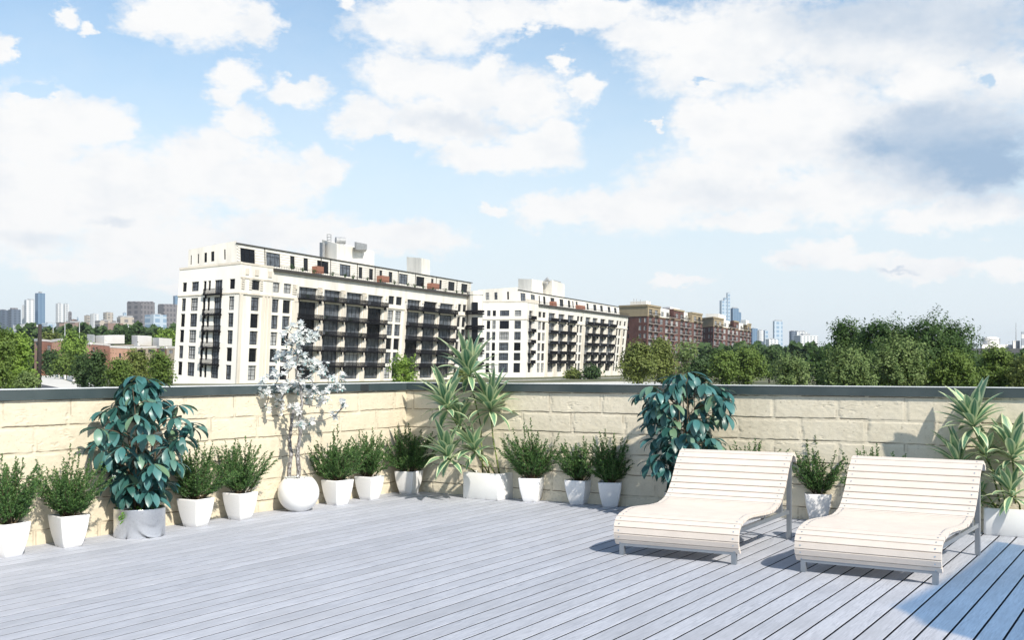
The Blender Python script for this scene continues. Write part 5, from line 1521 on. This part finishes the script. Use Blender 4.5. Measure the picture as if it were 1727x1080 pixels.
for (xl, xc, xr, yt, D, mt, lab, crown) in SKY:
    org = P((xl + xr) / 2, 630, D); org.z = GZ
    root = empty('tower' if yt < 532 or 1210 < xl < 1320 else 'city_block', org); tag(root, lab, 'tower' if yt < 532 or 1210 < xl < 1320 else 'building', 'buildings of the far skyline')
    w = (xr - xl) / FPX * D; h = P(xc, yt, D).z
    m = MB(); prism4(m, xl, yt + .4, xc, yt, xr, yt + .6, 640, D, w * .35, w * .6, zb=GZ); m.build('body', TM[mt], root, origin=org)
    m = MB()
    x0, x1, y1 = crown if crown else (xl + (xr - xl) * .3, xl + (xr - xl) * .75, yt - max(.7, .04 * (xr - xl)))
    prism4(m, x0, y1, x0 + (x1 - x0) * .3, y1, x1, y1 + .2, yt + 1, D + w * .3, w * .1, w * .25, zb=h - 1.0); m.build('roof_block', TM['grey'] if mt in ('grey', 'dark') else M_AC, root, origin=org)

# dark flat building with a tank on the far right
org = P(1690, 640, 400); org.z = GZ
rb_ = empty('flat_building', org); tag(rb_, 'dark grey flat roofed building with white rooftop structures behind the right trees', 'building')
FD = Facade(P(1622, 640, 400), P(1760, 640, 395), P(1622, 587.5, 400), P(1760, 588.5, 395))
ops = []; sp = []
for (a, b) in [(1648, 1654.5), (1666, 1672.5), (1698, 1704), (1714, 1719)]:
    u0, u1 = FD.u_at(a, .8), FD.u_at(b, .8); ops.append((u0, u1, .68, .82)); sp.append((FD, u0, u1, .68, .82, 1, (.5,), .3, M_WFRAME))
M_DKW = simple('dark grey cladding', (.075, .08, .088), .7)
m = MB(); FD.wall(m, 0, 1, 0, 1, ops, .3); bkv = Vector((3, 26, 0)); m.face([FD.tl, FD.tr, FD.tr + bkv, FD.tl + bkv]); m.face([FD.bl, FD.tl, FD.tl + bkv, FD.bl + bkv]); m.build('wall', M_DKW, rb_, origin=org)
add_windows(rb_, org, sp)
m = MB(); prism4(m, 1653, 581.5, 1656, 581.5, 1708, 581.5, 588, 406, 6, 3); prism4(m, 1707, 575, 1709, 575, 1720, 575, 588, 405, 6, 3); m.build('roof_block', M_WHT, rb_, origin=org)
c = P(1671, 581, 410); m = MB(); rad = 13 / FPX * 410; hh = 12.5 / FPX * 410
m.lathe([(rad, 0), (rad, hh * .82), (rad * .7, hh * .95), (0, hh)], 20); m.v = [(x + c.x, y + c.y, z + c.z) for x, y, z in m.v]; m.build('tank', M_WHT, rb_, True, origin=org)
m = MB()
for k in range(9): a = 2 * pi * k / 9; m.bar(c + Vector((rad * 1.15 * cos(a), rad * 1.15 * sin(a), 0)), c + Vector((rad * 1.15 * cos(a), rad * 1.15 * sin(a), hh * .72)), .12)
m.lathe([(rad * 1.13, hh * .70), (rad * 1.17, hh * .70), (rad * 1.17, hh * .74), (rad * 1.13, hh * .74)], 20); m.v[-80:] = [(x + c.x, y + c.y, z + c.z) for x, y, z in m.v[-80:]]; m.build('tank_railing', M_AC, rb_, origin=org)
m = MB(); m.tube([P(1713.5, 576, 405), P(1713.5, 545, 405)], [.16, .07], 6); m.build('antenna', M_AC, rb_, origin=org)
m = MB(); prism4(m, 1722, 560, 1723, 560, 1732, 560, 588, 404, 2, 4); m.build('chimney', TM['white'], rb_, origin=org)

# ------------------------------------------------------------------ pole, lamps, cars, low wall
M_WOOD = simple('dark weathered pole', (.035, .029, .026), .9, 0, .3, 3)
b_ = P(65, 659, 190); b_.z = GZ; tp = P(67.5, 547, 190)
up_ = empty('utility_pole', b_); tag(up_, 'dark wooden utility pole at the left edge of the street', 'pole')
m = MB(); m.tube([b_, b_.lerp(tp, .6), tp], [.42, .36, .28], 10); m.build('post', M_WOOD, up_, True, origin=b_)
m = MB(); m.bar(tp + Vector((-1.1, 0, -.5)), tp + Vector((1.1, .2, -.5)), .14); m.build('cross_arm', M_WOOD, up_, origin=b_)
M_POLE = simple('pale grey pole', (.45, .47, .48), .5, .3)
def lamp(px, yt, D):
    g = P(px, 640, D); g.z = GZ; o = empty('street_lamp', g); z = P(px, yt, D).z - GZ
    m = MB(); m.tube([(0, 0, 0), (0, 0, z * .6), (0, 0, z)], [.32, .26, .20], 8); m.build('post', M_POLE, o, True)
    m = MB(); m.bar((0, 0, z), (2.2, -.4, z + .5), .14); m.box(1.8, 2.8, -.6, -.3, z + .42, z + .6); m.build('lamp_head', M_POLE, o)
    return o
for px, yt, D, lab in ((89.5, 545.5, 650, 'pale street lamp standing nearest to the utility pole'), (109.5, 546.5, 660, 'pale street lamp above the light green tree, middle of the three'), (134, 545, 670, 'pale street lamp in front of the brown hall, right of the light green tree')):
    tag(lamp(px, yt, D), lab, 'street lamp', 'street lamps in the far left distance')
M_CARW = simple('white car paint', (.75, .75, .75), .25)
M_CARG = simple('silver car paint', (.42, .43, .45), .25, .5)
M_TYRE = simple('tyre rubber', (.02, .02, .02), .8)
def car(loc, rz, paint, label):
    o = empty('parked_car', loc, rz); tag(o, label, 'car', 'cars parked by the street')
    prof = [(-2.15, .35), (-2.2, .75), (-1.9, .92), (-1.25, 1.0), (-.65, 1.42), (.75, 1.46), (1.55, 1.02), (2.1, .9), (2.2, .6), (2.15, .32)]
    m = MB(); n = len(prof)
    ys = [(-.86, .96), (-.80, 1.0), (.80, 1.0), (.86, .96)]
    rings = [[(x * s_, y if z < 1.05 else y * .84, .3 + (z - .3) * (1 if abs(y) < .83 else .985)) for x, z in prof] for y, s_ in ys]
    vs = [p for rg in rings for p in rg]; fs = []
    for i in range(3):
        for k in range(n): fs.append((i * n + k, i * n + (k + 1) % n, (i + 1) * n + (k + 1) % n, (i + 1) * n + k))
    fs += [tuple(range(n)), tuple(range(4 * n - 1, 3 * n - 1, -1))]
    m.verts_faces(vs, fs); m.build('body', paint, o)
    m = MB()
    for s_ in (-1, 1):
        for a in ([(-1.12, 1.03), (-.66, 1.36), (-.05, 1.40), (-.05, 1.03)], [(.02, 1.03), (.02, 1.40), (.70, 1.39), (1.36, 1.03)]): m.face([(x, s_ * (.868 if z < 1.1 else .742), z) for x, z in a])
    m.face([(-1.24, -.66, 1.03), (-1.24, .66, 1.03), (-.69, .62, 1.41), (-.69, -.62, 1.41)]); m.face([(1.56, -.66, 1.04), (1.56, .66, 1.04), (.80, .62, 1.455), (.80, -.62, 1.455)])
    m.build('window', M_GLASS, o)
    for x in (-1.35, 1.35):
        for y in (-.80, .80):
            m = MB(); m.tube([(x, y - .10, .32), (x, y + .10, .32)], [.32, .32], 16); w = m.build('wheel', M_TYRE, o)
    return o
g = GP(152, 655); car((g.x, g.y, GZ), 2.6, M_CARW, 'white car parked under the dark street trees')
g = GP(48, 657.5); car((g.x, g.y, GZ), 2.9, M_CARW, 'white car parked left of the utility pole, mostly hidden by the wall')
lw = MB()
a, b = GP(78, 632), GP(127, 645)
for k in range(6):
    p, q = a.lerp(b, k / 6 + .02), a.lerp(b, (k + 1) / 6 - .03); p.z = q.z = GZ + .75; lw.bar(p, q, .4, 1.5)
ob = lw.build('garden_wall', M_WHT, origin=(a.x, a.y, GZ)); tag(ob, 'low white garden wall in short sections along the pavement', 'wall')

# ------------------------------------------------------------------ trees
def fol(name, cols, tr=.34):
    t = MT(name); v = t.coord('Object')                      # tone drifts from twig to twig, not leaf by leaf
    f = t.math('ADD', t.math('MULTIPLY', t.island(), .30), t.math('MULTIPLY', t.math('SUBTRACT', t.noise(v, .75, 5, .65), .16), 1.05), clamp=True)
    c = t.ramp(f, [(k / (len(cols) - 1), c_) for k, c_ in enumerate(cols)])
    t.set(Base_Color=c, Roughness=.6, Specular_IOR_Level=.3); t.translucent(c, tr)
    return t.m
FM = {'light': fol('light green foliage', [(0.101, 0.184, 0.032), (0.194, 0.304, 0.054), (0.306, 0.412, 0.090)]),
      'mid': fol('mid green foliage', [(0.060, 0.112, 0.025), (0.123, 0.190, 0.040), (0.224, 0.304, 0.071)]),
      'dark': fol('dark green foliage', [(0.032, 0.068, 0.025), (0.057, 0.104, 0.033), (0.088, 0.145, 0.048)]),
      'olive': fol('olive foliage', [(0.075, 0.105, 0.026), (0.15, 0.19, 0.045), (0.25, 0.285, 0.095)]),
      'silver': fol('silvery green foliage', [(0.044, 0.091, 0.025), (0.111, 0.176, 0.053), (0.206, 0.275, 0.099), (0.340, 0.397, 0.193)]),
      'deep': fol('deep green foliage', [(0.024, 0.061, 0.016), (0.051, 0.104, 0.025), (0.104, 0.171, 0.047)])}
M_TRUNK = simple('tree bark', (.085, .07, .055), .9, 0, .3, 4)
M_PALETR = simple('pale tree bark', (.34, .30, .25), .9, 0, .2, 4)
def make_tree(x0, x1, yt, yb, D, mat, label, seed, n=2600, spiky=0.0, leaf=None, group=None, limbs=6, name='tree', bark=None, gaps=.0, ground=True):
    r = random.Random(seed)
    cx = (x0 + x1) / 2; W = (x1 - x0) / FPX * D; zt = P(cx, yt, D).z; zb = max(GZ + .4, P(cx, yb, D).z)
    g = P(cx, 640, D); g.z = GZ; H = zt - zb
    root = empty(name, g); tag(root, label, 'tree' if name == 'tree' else name.replace('_', ' '), group)
    th = max(.6, zb - GZ)
    tm = MB(); b = bark or M_TRUNK; rt = max(.10, W * .028)
    forks = Vector((0, 0, th * .75 + H * .12))
    tm.tube([(0, 0, -.1), (W * .01, 0, th * .4), forks], [rt * 1.3, rt, rt * .8], 8)
    lobes = []
    nl = limbs + 10
    for k in range(nl):
        u = (k + .5) / nl; a = k * 2.39996 + r.uniform(-.6, .6)
        s = min(W, H * 1.6) * r.uniform(.15, .235)
        sv = s * min(1.0, .45 + .5 * H / W)
        g_ = math.sqrt(max(.05, 1 - ((u - .42) / .68) ** 2)) * r.uniform(.82, 1.12)
        rad = max(0, W * .5 * g_ - s * .85) * (r.uniform(.55, 1.0) if k % 4 else r.uniform(0, .4))
        lobes.append((Vector((cos(a) * rad, sin(a) * rad * .8, th + sv * .7 + (H - 1.65 * sv) * u)), s, sv))
    for i, (c, s, sv) in enumerate(lobes):
        e = c + Vector((0, 0, -sv * .2)); mid_ = forks.lerp(e, .5) + Vector((r.uniform(-.04, .04) * W, r.uniform(-.04, .04) * W, -.04 * H))
        tm.tube([forks, mid_, e], [rt * .6, rt * .38, rt * .15], 6, False)
        for q in range(2):
            d = Vector((r.gauss(0, 1), r.gauss(0, 1), r.gauss(.4, .7))).normalized(); tm.tube([mid_.lerp(e, .6), e + d * sv * .8], [rt * .22, rt * .06], 5, False)
    tm.build('trunk', b, root, True)
    lf = MB(); L = leaf or .0026 * D
    tot = sum(s * sv for c, s, sv in lobes)
    for c, s, sv in lobes:
        ncl = max(6, int(n * s * sv / tot / 24))
        for k in range(ncl):
            d = Vector((r.gauss(0, 1), r.gauss(0, 1) - .25, r.gauss(.2, 1))).normalized()
            rr = (.45 + .58 * r.random() ** .7) * (1 + .22 * sin(6 * d.x + seed) * sin(5 * d.z + c.x))
            cp = c + Vector((d.x * s * rr, d.y * s * rr, d.z * sv * rr))
            cp.z = max(.25 + r.random() * .3, cp.z)
            if r.random() < gaps: continue
            cs = L * r.uniform(1.1, 2.0)
            axis = (d + Vector((0, 0, .45 + spiky * .8))).normalized()
            for q in range(24):
                if spiky and q % 2: p = cp + axis * (r.random() * cs * 2.6 * (.4 + spiky)) + Vector((r.gauss(0, 1), r.gauss(0, 1), r.gauss(0, 1))) * cs * .3
                else: p = cp + Vector((r.gauss(0, .62), r.gauss(0, .62), r.gauss(0, .45))) * cs
                nn = (d * 1.0 + Vector((r.gauss(0, .42), r.gauss(0, .42), r.gauss(.45, .42)))).normalized()
                a = nn.cross(Vector((r.gauss(0, 1), r.gauss(0, 1), r.gauss(0, 1)))).normalized(); b2_ = nn.cross(a)
                l = L * r.uniform(.55, 1.1)
                lf.face([p - a * l * .55, p - b2_ * l * .3, p + a * l * .55, p + b2_ * l * .3])
    lf.build('crown', FM[mat], root)
    return root
TG = 'trees and bushes beyond the wall'
TREES = [
    (-45, 40, 546, 662, 110, 'mid', 'big green tree filling the left edge of the view', 1, 5200, 0),
    (0, 64, 556, 664, 118, 'light', 'big light green tree just left of the utility pole', 2, 5200, 0),
    (97, 150, 557, 622, 500, 'light', 'bright green round tree between the town houses', 3, 2600, 0),
    (74, 97, 563.5, 580, 620, 'olive', 'small flat bush crown above the far left town house roof', 4, 800, 0),
    (262, 296, 556, 590, 620, 'light', 'light green tree behind the roofs beside the loft building', 5, 1300, 0),
    (198, 222, 556, 582, 620, 'dark', 'dark tree between the two white roof rooms', 45, 900, 0),
    (70, 100, 592, 632, 470, 'dark', 'dark street tree right behind the utility pole', 6, 1500, 0),
    (88, 130, 598, 634, 410, 'mid', 'green street tree leaning over the pale garden wall', 7, 2200, 0),
    (122, 160, 600, 660, 205, 'dark', 'dark street tree in front of the leftmost main town house', 8, 2200, 0),
    (143, 186, 592, 662, 200, 'dark', 'tall dark street tree before the shaded brick side wall', 9, 2600, 0),
    (176, 224, 606, 664, 190, 'mid', 'round green street tree before the middle town house', 10, 2600, 0),
    (204, 262, 590, 660, 205, 'olive', 'wide olive street tree before the buff town house wall', 11, 3000, 0),
    (244, 296, 594, 662, 195, 'mid', 'green street tree touching the white side of the loft building', 12, 2800, 0),
    (28, 64, 628, 664, 98, 'silver', 'pale flowering bush at the foot of the utility pole', 13, 1500, 0),
    (650, 706, 604, 660, 190, 'light', 'sparse light green young tree in front of the long loft facade', 14, 1500, .3),
    (764, 796, 628, 655, 200, 'olive', 'low bush behind the top of the central dracaena', 15, 800, 0),
    (986, 1010, 622, 641, 405, 'dark', 'round dark bush at the foot of the white loft building', 16, 700, 0),
    (958, 976, 630, 640, 410, 'olive', 'small pale bush at the foot of the white loft building', 17, 400, 0),
    (1036, 1112, 578, 655, 262, 'olive', 'broad olive tree covering the end of the white loft building', 18, 5200, 0),
    (1084, 1146, 570, 655, 275, 'olive', 'tall olive tree before the brown brick block, left of the bare limbed one', 19, 3600, 0),
    (1128, 1188, 572, 650, 290, 'silver', 'grey green tree with visible pale limbs between the brick blocks', 20, 1300, 0),
    (1160, 1200, 606, 655, 240, 'dark', 'dark low tree under the farther brick block', 21, 1500, 0),
    (1188, 1252, 592, 660, 232, 'mid', 'green tree before the farther brick block', 22, 3000, 0),
    (1222, 1300, 584, 660, 236, 'mid', 'wide bright green tree at the right end of the brick blocks', 23, 3800, 0),
    (1272, 1322, 583, 640, 300, 'dark', 'dark green tree just behind the wide bright green one', 24, 2000, 0),
    (1296, 1370, 606, 664, 176, 'silver', 'silvery green tree beneath the right skyline', 25, 3600, .4),
    (1355, 1420, 588, 660, 180, 'deep', 'dark tree between the skyline and the big trees', 26, 3000, .2),
    (1384, 1470, 543, 662, 150, 'deep', 'dark spiky topped tree at the left of the big tree group', 27, 8500, .6),
    (1408, 1572, 537, 664, 142, 'deep', 'large dark rounded tree in the middle of the big tree group', 28, 14000, .2),
    (1490, 1668, 535, 664, 138, 'deep', 'largest dark spreading tree of the right tree group', 29, 17000, .25),
    (1372, 1480, 590, 668, 118, 'silver', 'silvery leaved front tree below the dark spiky one', 30, 8000, .5),
    (1455, 1580, 570, 668, 122, 'silver', 'silvery leaved front tree below the largest dark trees', 31, 9500, .5),
    (1560, 1660, 590, 668, 120, 'mid', 'dull green front tree right of the silvery ones', 32, 7000, .2),
    (1640, 1716, 584, 668, 130, 'mid', 'green tree before the dark flat building', 33, 5500, .2),
    (1690, 1775, 596, 668, 126, 'olive', 'olive tree at the right edge of the view', 34, 4200, .2),
    (1790, 1900, 575, 668, 140, 'mid', 'round green tree just beyond the right edge of the view', 35, 4200, .1),
    (1930, 2050, 560, 668, 150, 'deep', 'dark green tree well beyond the right edge of the view', 36, 5000, .1),
    (-190, -70, 548, 662, 130, 'mid', 'round green tree just beyond the left edge of the view', 37, 4200, 0),
]
for (x0, x1, yt, yb, D, mat, lab, seed, n, sp_) in TREES:
    small = (yb - yt) < 30 or 'bush' in lab
    make_tree(x0, x1, yt, yb, D, mat, lab, seed, int(n * 1.5), sp_, None, TG, 6, 'bush' if 'bush' in lab else 'tree', M_PALETR if seed in (20, 14) else None, .12 if seed in (20, 14) else 0)
# far tree belt, one mass
r = random.Random(3); m = MB()
for (xa, xb, yt, D, cnt) in ((-700, 20, 560, 700, 6000), (30, 310, 554, 780, 9000), (1180, 1420, 585, 560, 5000), (1580, 1800, 600, 330, 3000), (1800, 2900, 592, 380, 12000)):
    for k in range(cnt):
        x = r.uniform(xa, xb); top = yt + 4 * sin(x * .21) + 3 * sin(x * .067 + 2) + 2 * sin(x * .53)
        y = top + (r.random() ** 1.4) * (640 - top); c = P(x, y, D + r.uniform(-12, 12))
        L = D * .0030 * r.uniform(.6, 1.3)
        nn = Vector((r.gauss(0, .6), r.gauss(-.6, .6), r.gauss(.6, .6))).normalized(); a = nn.cross(Vector((r.gauss(0, 1), r.gauss(0, 1), r.gauss(0, 1)))).normalized(); b = nn.cross(a)
        m.face([c - a * L, c - b * L * .7, c + a * L, c + b * L * .7])
tag(m.build('tree_belt', FM['dark']), kind='stuff')
# ------------------------------------------------------------------ air
hz = MB(); hz.box(-5950, 5950, -150, 6950, GZ - 1.0, 190.0)
t = MT('haze'); t.n.remove(t.p)
pv = t.n.new('ShaderNodeVolumePrincipled'); pv.inputs['Density'].default_value = 0.00005; pv.inputs['Color'].default_value = (.80, .88, 1.0, 1); pv.inputs['Anisotropy'].default_value = 0.2
t.l.new(pv.outputs[0], t.out.inputs['Volume'])
tag(hz.build('haze', t.m), kind='stuff')
